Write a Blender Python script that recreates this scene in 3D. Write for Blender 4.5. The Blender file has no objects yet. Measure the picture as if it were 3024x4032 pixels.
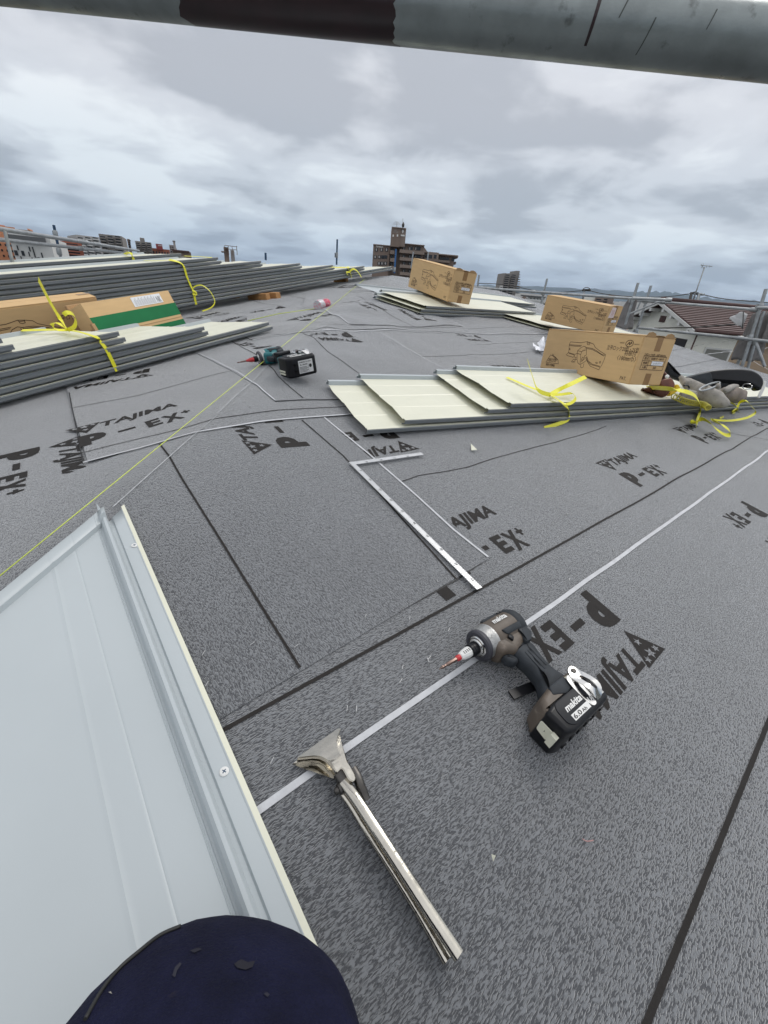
import bpy, bmesh, math, random
import numpy as np
from mathutils import Vector, Matrix, noise
random.seed(7)
R_ = math.radians
scene = bpy.context.scene
# ------------------------------------------------------------------ camera
FPX = 1577.0; KK = 4032/2212
M = np.array([[0.7750468364510084, -0.25553428715382515, 0.5779313362295475],
              [-0.6273992510263335, -0.4201949761729407, 0.6555961880690104],
              [0.07531653947759086, -0.8707114390472932, -0.4859928073473025]])
cam = bpy.data.objects.new('camera', bpy.data.cameras.new('camera'))
scene.collection.objects.link(cam); scene.camera = cam
cam.data.sensor_fit = 'VERTICAL'; cam.data.sensor_height = 36.0
cam.data.lens = FPX/4032*36.0
cam.data.clip_start = 0.01; cam.data.clip_end = 60000
rx, dn, fw = Vector(M[:, 0]), Vector(M[:, 1]), Vector(M[:, 2])
mw = Matrix((rx, -dn, -fw)).transposed().to_4x4()
cam.matrix_world = mw
# ------------------------------------------------------------------ world and sun
SUN_EL, SUN_AZ = 52, 10      # degrees; azimuth counted from +X towards +Y
world = bpy.data.worlds.new("World"); scene.world = world; world.use_nodes = True
nt = world.node_tree; nt.nodes.clear()
def wn(t, **k):
    n = nt.nodes.new(t)
    for a, b in k.items(): setattr(n, a, b)
    return n
def math_(op, a, b=None, c=None, tree=None):
    tr = tree or nt
    n = tr.nodes.new('ShaderNodeMath'); n.operation = op
    for i, v in enumerate((a, b, c)):
        if v is None: continue
        if isinstance(v, (int, float)): n.inputs[i].default_value = v
        else: tr.links.new(v, n.inputs[i])
    return n.outputs[0]
wo = wn('ShaderNodeOutputWorld'); bg = wn('ShaderNodeBackground')
sky = wn('ShaderNodeTexSky', sky_type='NISHITA', sun_disc=False)
sky.sun_elevation = R_(SUN_EL); sky.sun_rotation = R_(90 - SUN_AZ)
tc = wn('ShaderNodeTexCoord'); sep = wn('ShaderNodeSeparateXYZ')
nt.links.new(tc.outputs['Generated'], sep.inputs[0])
zc = math_('MAXIMUM', sep.outputs[2], 0.0)
den = math_('ADD', zc, 0.16)
cx = math_('DIVIDE', sep.outputs[0], den); cy = math_('DIVIDE', sep.outputs[1], den)
comb = wn('ShaderNodeCombineXYZ'); nt.links.new(cx, comb.inputs[0]); nt.links.new(cy, comb.inputs[1])
def cloudnoise(scale, detail, rough, off, dist=0.3):
    mp = wn('ShaderNodeMapping'); nt.links.new(comb.outputs[0], mp.inputs[0])
    mp.inputs['Location'].default_value = off
    mp.inputs['Rotation'].default_value = (0, 0, R_(40)); mp.inputs['Scale'].default_value = (1, 1, 1)
    n = wn('ShaderNodeTexNoise'); nt.links.new(mp.outputs[0], n.inputs['Vector'])
    n.inputs['Scale'].default_value = scale; n.inputs['Detail'].default_value = detail
    n.inputs['Roughness'].default_value = rough; n.inputs['Distortion'].default_value = dist
    return n.outputs['Fac']
n1 = cloudnoise(1.15, 3, 0.45, (6.4, 2.9, 0.4), 0.2); n2 = cloudnoise(2.4, 5, 0.52, (7.3, 4.2, 2.0), 0.25)
nn = math_('ADD', math_('MULTIPLY', n1, 0.62), math_('MULTIPLY', n2, 0.38))
ramp = wn('ShaderNodeValToRGB'); nt.links.new(nn, ramp.inputs[0])
cr = ramp.color_ramp; cr.interpolation = 'EASE'
cr.elements[0].position = 0.40; cr.elements[0].color = (0.53, 0.545, 0.58, 1)
cr.elements[1].position = 0.595; cr.elements[1].color = (1.02, 1.03, 1.035, 1)
e = cr.elements.new(0.50); e.color = (0.79, 0.80, 0.83, 1)
# elevation: darker and bluer band at the horizon, brighter zenith
er = wn('ShaderNodeValToRGB'); nt.links.new(zc, er.inputs[0]); er.color_ramp.interpolation = 'EASE'
ee = er.color_ramp
ee.elements[0].position = 0.0; ee.elements[0].color = (0.50, 0.64, 0.80, 1)
ee.elements[1].position = 1.0; ee.elements[1].color = (1.5, 1.5, 1.5, 1)
for p_, c_ in ((0.05, (0.74, 0.85, 0.95, 1)), (0.14, (0.88, 0.94, 0.98, 1)), (0.30, (1.02, 1.03, 1.04, 1)), (0.5, (1.2, 1.2, 1.2, 1))):
    q = ee.elements.new(p_); q.color = c_
mul = wn('ShaderNodeMix', data_type='RGBA', blend_type='MULTIPLY'); mul.inputs[0].default_value = 1
nt.links.new(ramp.outputs[0], mul.inputs[6]); nt.links.new(er.outputs[0], mul.inputs[7])
# thin overcast: Nishita sky at strength 0.1 shows faintly through the cloud deck
sc = wn('ShaderNodeVectorMath', operation='SCALE'); nt.links.new(sky.outputs[0], sc.inputs[0]); sc.inputs[3].default_value = 1.0
mx = wn('ShaderNodeMix', data_type='RGBA'); mx.inputs[0].default_value = 0.92
nt.links.new(sc.outputs[0], mx.inputs[6])
up = wn('ShaderNodeVectorMath', operation='SCALE'); nt.links.new(mul.outputs[2], up.inputs[0]); up.inputs[3].default_value = 10.0
nt.links.new(up.outputs[0], mx.inputs[7]); nt.links.new(mx.outputs[2], bg.inputs[0])
bg.inputs[1].default_value = 0.1
nt.links.new(bg.outputs[0], wo.inputs[0])
sl = bpy.data.lights.new('sun', 'SUN'); sl.energy = 1.1; sl.angle = R_(22); sl.color = (1, 0.965, 0.92)
so = bpy.data.objects.new('sun', sl); scene.collection.objects.link(so)
sd = Vector((math.cos(R_(SUN_EL))*math.cos(R_(SUN_AZ)), math.cos(R_(SUN_EL))*math.sin(R_(SUN_AZ)), math.sin(R_(SUN_EL))))
so.rotation_euler = sd.to_track_quat('Z', 'Y').to_euler()
vs = scene.view_settings
vs.view_transform = 'Standard'; vs.look = 'None'; vs.exposure = 0.0; vs.gamma = 1.0; vs.use_curve_mapping = False
# ------------------------------------------------------------------ the roof we stand on: two planes meeting at a hip
HC, TX, TY, CH = 0.5423265, -0.0212529, 0.1599682, 0.80682
XR, YR = 6.62, 5.0                 # gable end (rake) and ridge
def plane_z(x, y):
    if y > YR: y = 2*YR - y        # far side of the ridge
    if y - x <= CH: return -HC + TX*x + TY*y
    return -HC + TY*x + TX*y + (TY-TX)*CH
def und(x, y):
    d = math.hypot(x, y)
    a = 0.0012 + 0.0105*min(1, max(0, (d-0.8)/1.9))
    hip = abs(y-x-CH); a *= 1 + 1.1*math.exp(-(hip/0.35)**2)
    return a*noise.noise(Vector((x*2.6, y*2.6, 3.0))) + 0.42*min(1, max(.25, 1-(d-2.8)/3))*a*noise.noise(Vector((x*6.5+y*2, y*4.5, 9.0)))
def roofz(x, y): return plane_z(x, y) + und(x, y)
def ray(px, py):
    v = M @ np.array([px*KK-1512, py*KK-2016, FPX]); return v
def rA(px, py, dz=0):
    d = ray(px, py); t = (-HC+dz)/(d[2]-TY*d[1]-TX*d[0]); return t*d
def rB(px, py, dz=0):
    d = ray(px, py); t = (-HC+dz+(TY-TX)*CH)/(d[2]-TY*d[0]-TX*d[1]); return t*d
def P(px, py, dz=0):
    """point of the roof (raised by dz) seen at a pixel of the 1659-wide photo"""
    q = rA(px, py, dz)
    if q[2]/ray(px, py)[2] > 0 and q[1]-q[0] <= CH: return Vector(q)
    q = rB(px, py, dz); return Vector(q)
def PR(px, py, dz=0):
    q = P(px, py, dz); return Vector((q.x, q.y, roofz(q.x, q.y)+dz))
def G(px, py, D):
    """point on the ray at horizontal distance D"""
    d = ray(px, py); t = D/math.hypot(d[0], d[1]); return Vector(t*d)
# ------------------------------------------------------------------ object helpers
C = scene.collection
def link(o, parent=None):
    C.objects.link(o)
    if parent is not None: o.parent = parent
    return o
def tag(o, label, cat, group=None, kind=None):
    if kind: o['kind'] = kind
    if label: o['label'] = label
    if cat: o['category'] = cat
    if group: o['group'] = group
    return o
def thing(name, label, cat, loc=(0, 0, 0), group=None, mat=None):
    o = bpy.data.objects.new(name, None); o.empty_display_size = 0.05; C.objects.link(o)
    if mat is not None: o.matrix_world = mat
    else: o.location = loc
    return tag(o, label, cat, group)
def mkmesh(name, verts, faces, mats, fm=None, smooth=False):
    me = bpy.data.meshes.new(name); me.from_pydata([tuple(v) for v in verts], [], faces)
    for m in (mats if isinstance(mats, (list, tuple)) else [mats]): me.materials.append(m)
    if fm: me.polygons.foreach_set('material_index', fm)
    if smooth: me.polygons.foreach_set('use_smooth', [True]*len(me.polygons))
    me.update(); return me
def obj(name, bm_or_me, mats, parent=None, smooth=False, angle=None):
    if isinstance(bm_or_me, bmesh.types.BMesh):
        me = bpy.data.meshes.new(name)
        bmesh.ops.recalc_face_normals(bm_or_me, faces=bm_or_me.faces[:])
        bm_or_me.to_mesh(me); bm_or_me.free()
        for m in (mats if isinstance(mats, (list, tuple)) else [mats]): me.materials.append(m)
    else: me = bm_or_me
    if smooth or angle: me.polygons.foreach_set('use_smooth', [True]*len(me.polygons))
    if angle: me.set_sharp_from_angle(angle=R_(angle))
    return link(bpy.data.objects.new(name, me), parent)
def add_box(bm, a, b, mi=0, mat=None):
    x0, y0, z0 = a; x1, y1, z1 = b
    vs_ = [Vector(p) for p in ((x0,y0,z0),(x1,y0,z0),(x1,y1,z0),(x0,y1,z0),(x0,y0,z1),(x1,y0,z1),(x1,y1,z1),(x0,y1,z1))]
    if mat: vs_ = [mat @ v for v in vs_]
    v = [bm.verts.new(p) for p in vs_]
    for f in ((0,3,2,1),(4,5,6,7),(0,1,5,4),(1,2,6,5),(2,3,7,6),(3,0,4,7)):
        q = bm.faces.new([v[i] for i in f]); q.material_index = mi
    return v
def bev_box(a, b, r, seg=2):
    bm = bmesh.new(); add_box(bm, a, b)
    bmesh.ops.bevel(bm, geom=bm.edges[:], offset=r, segments=seg, affect='EDGES', profile=0.6)
    return bm
def frames(pts):
    out = []; up = None
    for i, p in enumerate(pts):
        a = pts[max(0, i-1)]; b = pts[min(len(pts)-1, i+1)]
        t = (b-a).normalized()
        if up is None:
            up = Vector((0, 0, 1)) if abs(t.z) < .9 else Vector((1, 0, 0))
        s = t.cross(up)
        if s.length < 1e-6: s = t.orthogonal()
        s.normalize(); u = s.cross(t).normalized(); up = u
        out.append((p, s, u))
    return out
def add_tube(bm, pts, r, n=10, mi=0, cap=True, sx=1.0):
    pts = [Vector(p) for p in pts]
    rs = r if isinstance(r, (list, tuple)) else [r]*len(pts)
    rings = []
    for (p, s, u), rr in zip(frames(pts), rs):
        rings.append([bm.verts.new(p + s*(rr*sx*math.cos(2*math.pi*k/n)) + u*(rr*math.sin(2*math.pi*k/n))) for k in range(n)])
    for a, b in zip(rings, rings[1:]):
        for k in range(n):
            f = bm.faces.new((a[k], a[(k+1) % n], b[(k+1) % n], b[k])); f.material_index = mi; f.smooth = True
    if cap:
        for q in (rings[0][::-1], rings[-1]):
            f = bm.faces.new(q); f.material_index = mi
    return rings
def add_ribbon(bm, pts, w, th=0.0006, up=None, mi=0, twist=None):
    """flat strap with real thickness"""
    pts = [Vector(p) for p in pts]; prev = None
    for i, p in enumerate(pts):
        a = pts[max(0, i-1)]; b = pts[min(len(pts)-1, i+1)]; t = (b-a).normalized()
        u = (up[i] if isinstance(up, list) else up) if up is not None else Vector((0, 0, 1))
        u = Vector(u); s = t.cross(u)
        if s.length < 1e-4: s = t.orthogonal()
        s.normalize(); nrm = s.cross(t).normalized()
        ring = [bm.verts.new(p+s*w/2+nrm*th/2), bm.verts.new(p-s*w/2+nrm*th/2), bm.verts.new(p-s*w/2-nrm*th/2), bm.verts.new(p+s*w/2-nrm*th/2)]
        if prev:
            for k in range(4):
                f = bm.faces.new((prev[k], prev[(k+1) % 4], ring[(k+1) % 4], ring[k])); f.material_index = mi
        else: bm.faces.new(ring[::-1])
        prev = ring
    bm.faces.new(prev)
def smooth_path(pts, n=6):
    pts = [Vector(p) for p in pts]; out = []
    for i in range(len(pts)-1):
        p0 = pts[max(0, i-1)]; p1 = pts[i]; p2 = pts[i+1]; p3 = pts[min(len(pts)-1, i+2)]
        for k in range(n):
            t = k/n
            out.append(0.5*((2*p1)+(p2-p0)*t+(2*p0-5*p1+4*p2-p3)*t*t+(3*p1-p0-3*p2+p3)*t**3))
    out.append(pts[-1]); return out
def offset_poly(poly, d):
    n = len(poly); out = []
    area = sum(poly[i][0]*poly[(i+1) % n][1]-poly[(i+1) % n][0]*poly[i][1] for i in range(n))
    sg = 1 if area > 0 else -1
    for i in range(n):
        p0 = Vector(poly[i-1]); p1 = Vector(poly[i]); p2 = Vector(poly[(i+1) % n])
        a = (p1-p0).normalized(); b = (p2-p1).normalized()
        na = Vector((-a.y, a.x))*sg; nb = Vector((-b.y, b.x))*sg
        m = (na+nb); m = m.normalized() if m.length > 1e-6 else na
        k = max(0.45, m.dot(na)); out.append(p1 + m*(d/k))
    return out
def round_poly(poly, r, n=4):
    """round the corners of a 2D outline (r single or per corner)"""
    out = []; N = len(poly)
    for i in range(N):
        p0 = Vector(poly[i-1]); p1 = Vector(poly[i]); p2 = Vector(poly[(i+1) % N])
        rr = r[i] if isinstance(r, (list, tuple)) else r
        a = (p0-p1); b = (p2-p1); la, lb = a.length, b.length; a.normalize(); b.normalize()
        d = min(rr, la*.45, lb*.45)
        if d < 1e-5: out.append(p1); continue
        q0 = p1+a*d; q1 = p1+b*d
        for k in range(n+1):
            t = k/n; out.append((1-t)**2*q0+2*(1-t)*t*p1+t*t*q1)
    return out
def pillow(bm, poly, z0, z1, r, seg=3, mi=0, mat=None):
    """outline extruded from z0 to z1 with rounded rims of radius r"""
    r = min(r, (z1-z0)/2*0.999)
    lv = []
    for k in range(seg+1):
        a = math.pi/2*k/seg; lv.append((z0+r-r*math.cos(a), r-r*math.sin(a)))
    for k in range(seg+1):
        a = math.pi/2*k/seg; lv.append((z1-r+r*math.sin(a), r-r*math.cos(a)))
    rings = []
    for z, ins in lv:
        ring = []
        for p in offset_poly(poly, ins):
            v = Vector((p.x, p.y, z))
            if mat: v = mat @ v
            ring.append(bm.verts.new(v))
        rings.append(ring)
    n = len(poly)
    for a, b in zip(rings, rings[1:]):
        for k in range(n):
            f = bm.faces.new((a[k], a[(k+1) % n], b[(k+1) % n], b[k])); f.material_index = mi
    for q in (rings[0][::-1], rings[-1]):
        f = bm.faces.new(q); f.material_index = mi
def add_lathe(bm, prof, n=24, axis='X', mi=0, origin=(0, 0, 0), mat=None):
    """profile of (along, radius) turned round an axis"""
    o = Vector(origin); rings = []
    for a, r in prof:
        ring = []
        for k in range(n):
            t = 2*math.pi*k/n; c, s = r*math.cos(t), r*math.sin(t)
            v = {'X': Vector((a, c, s)), 'Y': Vector((c, a, s)), 'Z': Vector((c, s, a))}[axis]+o
            if mat: v = mat @ v
            ring.append(bm.verts.new(v))
        rings.append(ring)
    for a, b in zip(rings, rings[1:]):
        for k in range(n):
            f = bm.faces.new((a[k], a[(k+1) % n], b[(k+1) % n], b[k])); f.material_index = mi
    for q in (rings[0][::-1], rings[-1]):
        f = bm.faces.new(q); f.material_index = mi
_tx = {}
def text_mesh(s, bold=0.0, shear=0.0):
    """mesh data of a string, normalised to cap height 1, left at 0"""
    key = (s, bold, shear)
    if key not in _tx:
        cu = bpy.data.curves.new('text', 'FONT'); cu.body = s; cu.size = 1; cu.offset = bold; cu.shear = shear
        cu.resolution_u = 3; cu.fill_mode = 'FRONT'
        o = bpy.data.objects.new('text', cu); C.objects.link(o)
        bpy.context.view_layer.update()
        me = bpy.data.meshes.new_from_object(o.evaluated_get(bpy.context.evaluated_depsgraph_get()))
        vs_ = [v.co.copy() for v in me.vertices]; fs = [tuple(p.vertices) for p in me.polygons]
        bpy.data.objects.remove(o); bpy.data.curves.remove(cu); bpy.data.meshes.remove(me)
        if vs_:
            x0 = min(v.x for v in vs_); x1 = max(v.x for v in vs_); y0 = min(v.y for v in vs_); y1 = max(v.y for v in vs_)
            vs_ = [((v.x-x0)/(x1-x0), (v.y-y0)/(y1-y0)) for v in vs_]
        _tx[key] = (vs_, fs)
    return _tx[key]
def text2d(s, x, y, w, h, bold=0.0, shear=0.0, dst=None):
    """append (verts2d, faces) of text fitted in a rectangle"""
    v, f = text_mesh(s, bold, shear); V, Fc = dst; o = len(V)
    V += [(x+a*w, y+b*h) for a, b in v]; Fc += [tuple(i+o for i in q) for q in f]
def line2d(pts, w, dst):
    V, Fc = dst
    for (x0, y0), (x1, y1) in zip(pts, pts[1:]):
        d = Vector((x1-x0, y1-y0)); L = d.length
        if L < 1e-9: continue
        d /= L; n_ = Vector((-d.y, d.x))*w/2; e_ = d*w*.3; o = len(V)
        V += [(x0-n_.x-e_.x, y0-n_.y-e_.y), (x1-n_.x+e_.x, y1-n_.y+e_.y), (x1+n_.x+e_.x, y1+n_.y+e_.y), (x0+n_.x-e_.x, y0+n_.y-e_.y)]
        Fc.append((o, o+1, o+2, o+3))
def poly2d(pts, dst):
    V, Fc = dst; o = len(V); V += [tuple(p) for p in pts]; Fc.append(tuple(range(o, o+len(pts))))
def decal(name, dst, mat, fn, parent, th=0.0):
    """2D marks mapped on a surface by fn(x, y) -> Vector"""
    V, Fc = dst
    me = mkmesh(name, [fn(x, y) for x, y in V], Fc, mat)
    return link(bpy.data.objects.new(name, me), parent)
def homog(src, dst):
    A_ = []; b_ = []
    for (x, y), (u, v) in zip(src, dst):
        A_ += [[x, y, 1, 0, 0, 0, -u*x, -u*y], [0, 0, 0, x, y, 1, -v*x, -v*y]]; b_ += [u, v]
    h = np.linalg.solve(np.array(A_, float), np.array(b_, float))
    def f(x, y):
        w = h[6]*x+h[7]*y+1; return ((h[0]*x+h[1]*y+h[2])/w, (h[3]*x+h[4]*y+h[5])/w)
    return f
# ------------------------------------------------------------------ materials
def mat(name, col, rough=0.5, metal=0.0, spec=0.5, var=0.0, vscale=20, bump=0.0, bscale=200, detail=4, coat=0.0, stretch=None, dirt=None, rvar=0.0, tint=None):
    m = bpy.data.materials.new(name); m.use_nodes = True; t = m.node_tree
    b = t.nodes['Principled BSDF']; b.inputs['Roughness'].default_value = rough; b.inputs['Metallic'].default_value = metal
    b.inputs['Specular IOR Level'].default_value = spec; b.inputs['Base Color'].default_value = (*col, 1)
    if coat: b.inputs['Coat Weight'].default_value = coat; b.inputs['Coat Roughness'].default_value = 0.2
    tc_ = t.nodes.new('ShaderNodeTexCoord'); src = tc_.outputs['Object']
    if stretch:
        mp = t.nodes.new('ShaderNodeMapping'); t.links.new(src, mp.inputs[0]); mp.inputs['Scale'].default_value = stretch; src = mp.outputs[0]
    def nz(scale, det=4, rgh=0.55):
        n = t.nodes.new('ShaderNodeTexNoise'); t.links.new(src, n.inputs['Vector'])
        n.inputs['Scale'].default_value = scale; n.inputs['Detail'].default_value = det; n.inputs['Roughness'].default_value = rgh
        return n.outputs['Fac']
    colout = None
    if var or dirt or tint:
        n = nz(vscale, 5)
        mp2 = t.nodes.new('ShaderNodeMapRange'); t.links.new(n, mp2.inputs[0])
        mp2.inputs[1].default_value = .3; mp2.inputs[2].default_value = .7; mp2.inputs[3].default_value = 1-var; mp2.inputs[4].default_value = 1+var
        mm = t.nodes.new('ShaderNodeVectorMath'); mm.operation = 'SCALE'; mm.inputs[0].default_value = col
        t.links.new(mp2.outputs[0], mm.inputs[3]); colout = mm.outputs[0]
        if dirt:
            dcol, thr, dsc = dirt
            n = nz(dsc, 6, 0.65); rr = t.nodes.new('ShaderNodeMapRange'); t.links.new(n, rr.inputs[0])
            rr.inputs[1].default_value = thr; rr.inputs[2].default_value = thr+.12; rr.inputs[3].default_value = 0; rr.inputs[4].default_value = 0.85
            mi_ = t.nodes.new('ShaderNodeMix'); mi_.data_type = 'RGBA'; t.links.new(rr.outputs[0], mi_.inputs[0])
            t.links.new(colout, mi_.inputs[6]); mi_.inputs[7].default_value = (*dcol, 1); colout = mi_.outputs[2]
        t.links.new(colout, b.inputs['Base Color'])
    if rvar:
        n = nz(vscale*2.3, 5); r2 = t.nodes.new('ShaderNodeMapRange'); t.links.new(n, r2.inputs[0])
        r2.inputs[1].default_value = .3; r2.inputs[2].default_value = .7; r2.inputs[3].default_value = max(0.02, rough-rvar); r2.inputs[4].default_value = rough+rvar
        t.links.new(r2.outputs[0], b.inputs['Roughness'])
    if bump:
        n = nz(bscale, detail); bp = t.nodes.new('ShaderNodeBump'); t.links.new(n, bp.inputs['Height'])
        bp.inputs['Strength'].default_value = bump; bp.inputs['Distance'].default_value = 1.0/bscale
        t.links.new(bp.outputs[0], b.inputs['Normal'])
    return m
def felt(name, ang, seed, bright=1.0):
    """embossed bitumen felt: short branching wrinkles running along the roll, crease shade painted into the colour"""
    m = bpy.data.materials.new(name); m.use_nodes = True; t = m.node_tree; b = t.nodes['Principled BSDF']
    tc_ = t.nodes.new('ShaderNodeTexCoord')
    # warp
    w = t.nodes.new('ShaderNodeTexNoise'); t.links.new(tc_.outputs['Object'], w.inputs['Vector']); w.inputs['Scale'].default_value = 55; w.inputs['Detail'].default_value = 2
    ws = t.nodes.new('ShaderNodeVectorMath'); ws.operation = 'MULTIPLY_ADD'; t.links.new(w.outputs['Color'], ws.inputs[0])
    ws.inputs[1].default_value = (0.0035, 0.0035, 0); t.links.new(tc_.outputs['Object'], ws.inputs[2])
    mp = t.nodes.new('ShaderNodeMapping'); mp.vector_type = 'TEXTURE'; t.links.new(ws.outputs[0], mp.inputs[0])
    mp.inputs['Rotation'].default_value = (0, 0, R_(ang)); mp.inputs['Scale'].default_value = (3.6, 1.0, 1.0); mp.inputs['Location'].default_value = (seed, seed*1.7, 0)
    n = t.nodes.new('ShaderNodeTexNoise'); t.links.new(mp.outputs[0], n.inputs['Vector'])
    n.inputs['Scale'].default_value = 640; n.inputs['Detail'].default_value = 1.5; n.inputs['Roughness'].default_value = 0.5; n.inputs['Distortion'].default_value = 0.55
    # ridges: creases get their shade in the colour, where the noise is low
    h = n.outputs['Fac']
    hr = t.nodes.new('ShaderNodeMapRange'); t.links.new(h, hr.inputs[0]); hr.interpolation_type = 'SMOOTHSTEP'
    hr.inputs[1].default_value = 0.38; hr.inputs[2].default_value = 0.60; hr.inputs[3].default_value = 0.0; hr.inputs[4].default_value = 1.0
    big = t.nodes.new('ShaderNodeTexNoise'); t.links.new(tc_.outputs['Object'], big.inputs['Vector']); big.inputs['Scale'].default_value = 5; big.inputs['Detail'].default_value = 5; big.inputs['Roughness'].default_value = 0.6
    br = t.nodes.new('ShaderNodeMapRange'); t.links.new(big.outputs['Fac'], br.inputs[0]); br.inputs[1].default_value = .3; br.inputs[2].default_value = .7
    br.inputs[3].default_value = .9*bright; br.inputs[4].default_value = 1.1*bright
    mx_ = t.nodes.new('ShaderNodeMix'); mx_.data_type = 'RGBA'; t.links.new(hr.outputs[0], mx_.inputs[0])
    mx_.inputs[6].default_value = (0.044, 0.047, 0.054, 1); mx_.inputs[7].default_value = (0.160, 0.168, 0.179, 1)
    sc_ = t.nodes.new('ShaderNodeVectorMath'); sc_.operation = 'SCALE'; t.links.new(mx_.outputs[2], sc_.inputs[0]); t.links.new(br.outputs[0], sc_.inputs[3])
    t.links.new(sc_.outputs[0], b.inputs['Base Color'])
    b.inputs['Roughness'].default_value = 0.6; b.inputs['Specular IOR Level'].default_value = 0.45; b.inputs['Sheen Weight'].default_value = 0.95; b.inputs['Sheen Roughness'].default_value = 0.45
    bp = t.nodes.new('ShaderNodeBump'); t.links.new(hr.outputs[0], bp.inputs['Height'])
    bp.inputs['Strength'].default_value = 1.0; bp.inputs['Distance'].default_value = 0.0010
    t.links.new(bp.outputs[0], b.inputs['Normal'])
    return m
M_feltX = felt('felt_grain_x', 0, 0.3); M_feltY = felt('felt_grain_y', 86, 1.9); M_feltB = felt('felt_grain_b', 93, 4.1)
M_print = mat('felt_print', (0.022, 0.0195, 0.018), .7, spec=.2, var=.15, vscale=60, bump=.35, bscale=380)
M_tape = mat('edge_tape', (0.50, 0.51, 0.53), .55, var=.12, vscale=40, bump=.2, bscale=300)
M_edge_shadow = mat('cut_edge_shadow', (0.012, 0.012, 0.013), .6)  # black felt edge plus the seam's shadow line, drawn as painted dark bands
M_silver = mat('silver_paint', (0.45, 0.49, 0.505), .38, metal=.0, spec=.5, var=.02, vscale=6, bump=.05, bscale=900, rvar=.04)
M_silver2 = mat('silver_paint_shaded', (0.195, 0.21, 0.22), .40, metal=.2, var=.05, vscale=5)  # same silver paint, darkened in the colour for the shaded side walls
M_lip = mat('silver_paint_lit_lip', (0.27, 0.29, 0.30), .4, metal=.1)  # lip painted lighter than the shaded walls, as if catching sky light
M_cream = mat('cream_paint', (0.69, 0.685, 0.555), .42, spec=.5, var=.03, vscale=5, rvar=.05, bump=.04, bscale=30)
M_white = mat('white_paint', (0.75, 0.75, 0.73), .5)
M_galv = mat('galvanised_steel', (0.36, 0.375, 0.38), .42, metal=.75, var=.22, vscale=14, bump=.12, bscale=120, dirt=((0.10, 0.095, 0.085), .60, 16), rvar=.1, stretch=(1, 1, 1))
M_steel = mat('worn_steel', (0.50, 0.475, 0.42), .17, metal=1.0, var=.10, vscale=60, bump=.04, bscale=120, dirt=((0.24, 0.20, 0.14), .66, 120), rvar=.08)
M_chrome = mat('chrome', (0.75, 0.74, 0.72), .14, metal=1.0, var=.04, vscale=40, rvar=.05)
M_dsteel = mat('dark_steel', (0.09, 0.085, 0.08), .38, metal=.9, var=.3, vscale=80)
M_alu = mat('cast_alloy', (0.42, 0.42, 0.41), .42, metal=.8, var=.25, vscale=90, dirt=((0.09, 0.085, 0.08), .55, 60), bump=.2, bscale=260)
M_brown = mat('brown_plastic', (0.105, 0.083, 0.064), .5, var=.2, vscale=50, dirt=((0.21, 0.175, 0.145), .60, 60), bump=.12, bscale=500)
M_teal = mat('teal_plastic', (0.010, 0.135, 0.15), .42, var=.12, vscale=60, dirt=((0.12, 0.2, 0.2), .67, 80))
M_rubber = mat('charcoal_rubber', (0.030, 0.035, 0.041), .62, spec=.3, var=.25, vscale=50, dirt=((0.10, 0.10, 0.10), .64, 55), bump=.15, bscale=700)
M_black = mat('black_plastic', (0.0075, 0.008, 0.010), .34, spec=.28, var=.2, vscale=40)
M_red = mat('red_plastic', (0.50, 0.03, 0.035), .4, var=.1, vscale=60)
M_ink_w = mat('white_ink', (0.72, 0.72, 0.70), .5)
M_ink_b = mat('brown_ink', (0.085, 0.048, 0.025), .7)
M_ink_k = mat('black_ink', (0.02, 0.02, 0.02), .6)
M_card = mat('corrugated_card', (0.62, 0.42, 0.215), .78, spec=.25, var=.05, vscale=9, bump=.10, bscale=160, stretch=(1, 1, 6))
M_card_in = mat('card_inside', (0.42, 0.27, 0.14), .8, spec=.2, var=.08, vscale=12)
M_gtape = mat('packing_tape', (0.30, 0.17, 0.07), .35, var=.06, vscale=20)
M_green = mat('green_print', (0.010, 0.16, 0.055), .7, spec=.25, var=.08, vscale=14)
M_paper = mat('white_paper', (0.78, 0.79, 0.82), .6)
M_strap = mat('yellow_strap', (0.80, 0.76, 0.03), .42, var=.06, vscale=90, bump=.2, bscale=700)
M_string = mat('lime_string', (0.62, 0.72, 0.12), .7)
M_chalk = mat('chalk', (0.42, 0.43, 0.44), .95, var=.3, vscale=120)
M_navy = mat('navy_cloth', (0.0075, 0.0085, 0.028), .9, spec=.2, var=.30, vscale=38, bump=1.0, bscale=420, dirt=((0.05, 0.04, 0.035), .70, 26))
M_navy2 = mat('navy_cloth_side', (0.012, 0.022, 0.036), .85, spec=.25, var=.2, vscale=30, bump=.6, bscale=900)
M_wood = mat('raw_timber', (0.50, 0.26, 0.10), .7, var=.2, vscale=14, stretch=(1, 8, 8), bump=.2, bscale=60)
M_leather = mat('brown_leather', (0.10, 0.030, 0.016), .45, var=.25, vscale=40, bump=.3, bscale=160)
M_glove = mat('grey_cotton', (0.33, 0.31, 0.28), .9, var=.18, vscale=26, bump=.7, bscale=240, dirt=((0.12, 0.10, 0.085), .58, 30))
M_bluepost = mat('blue_painted_steel', (0.020, 0.060, 0.12), .5, metal=.1, var=.25, vscale=20)
M_tarp = mat('grey_netting', (0.19, 0.18, 0.175), .85, var=.2, vscale=6, bump=.4, bscale=40)
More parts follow.
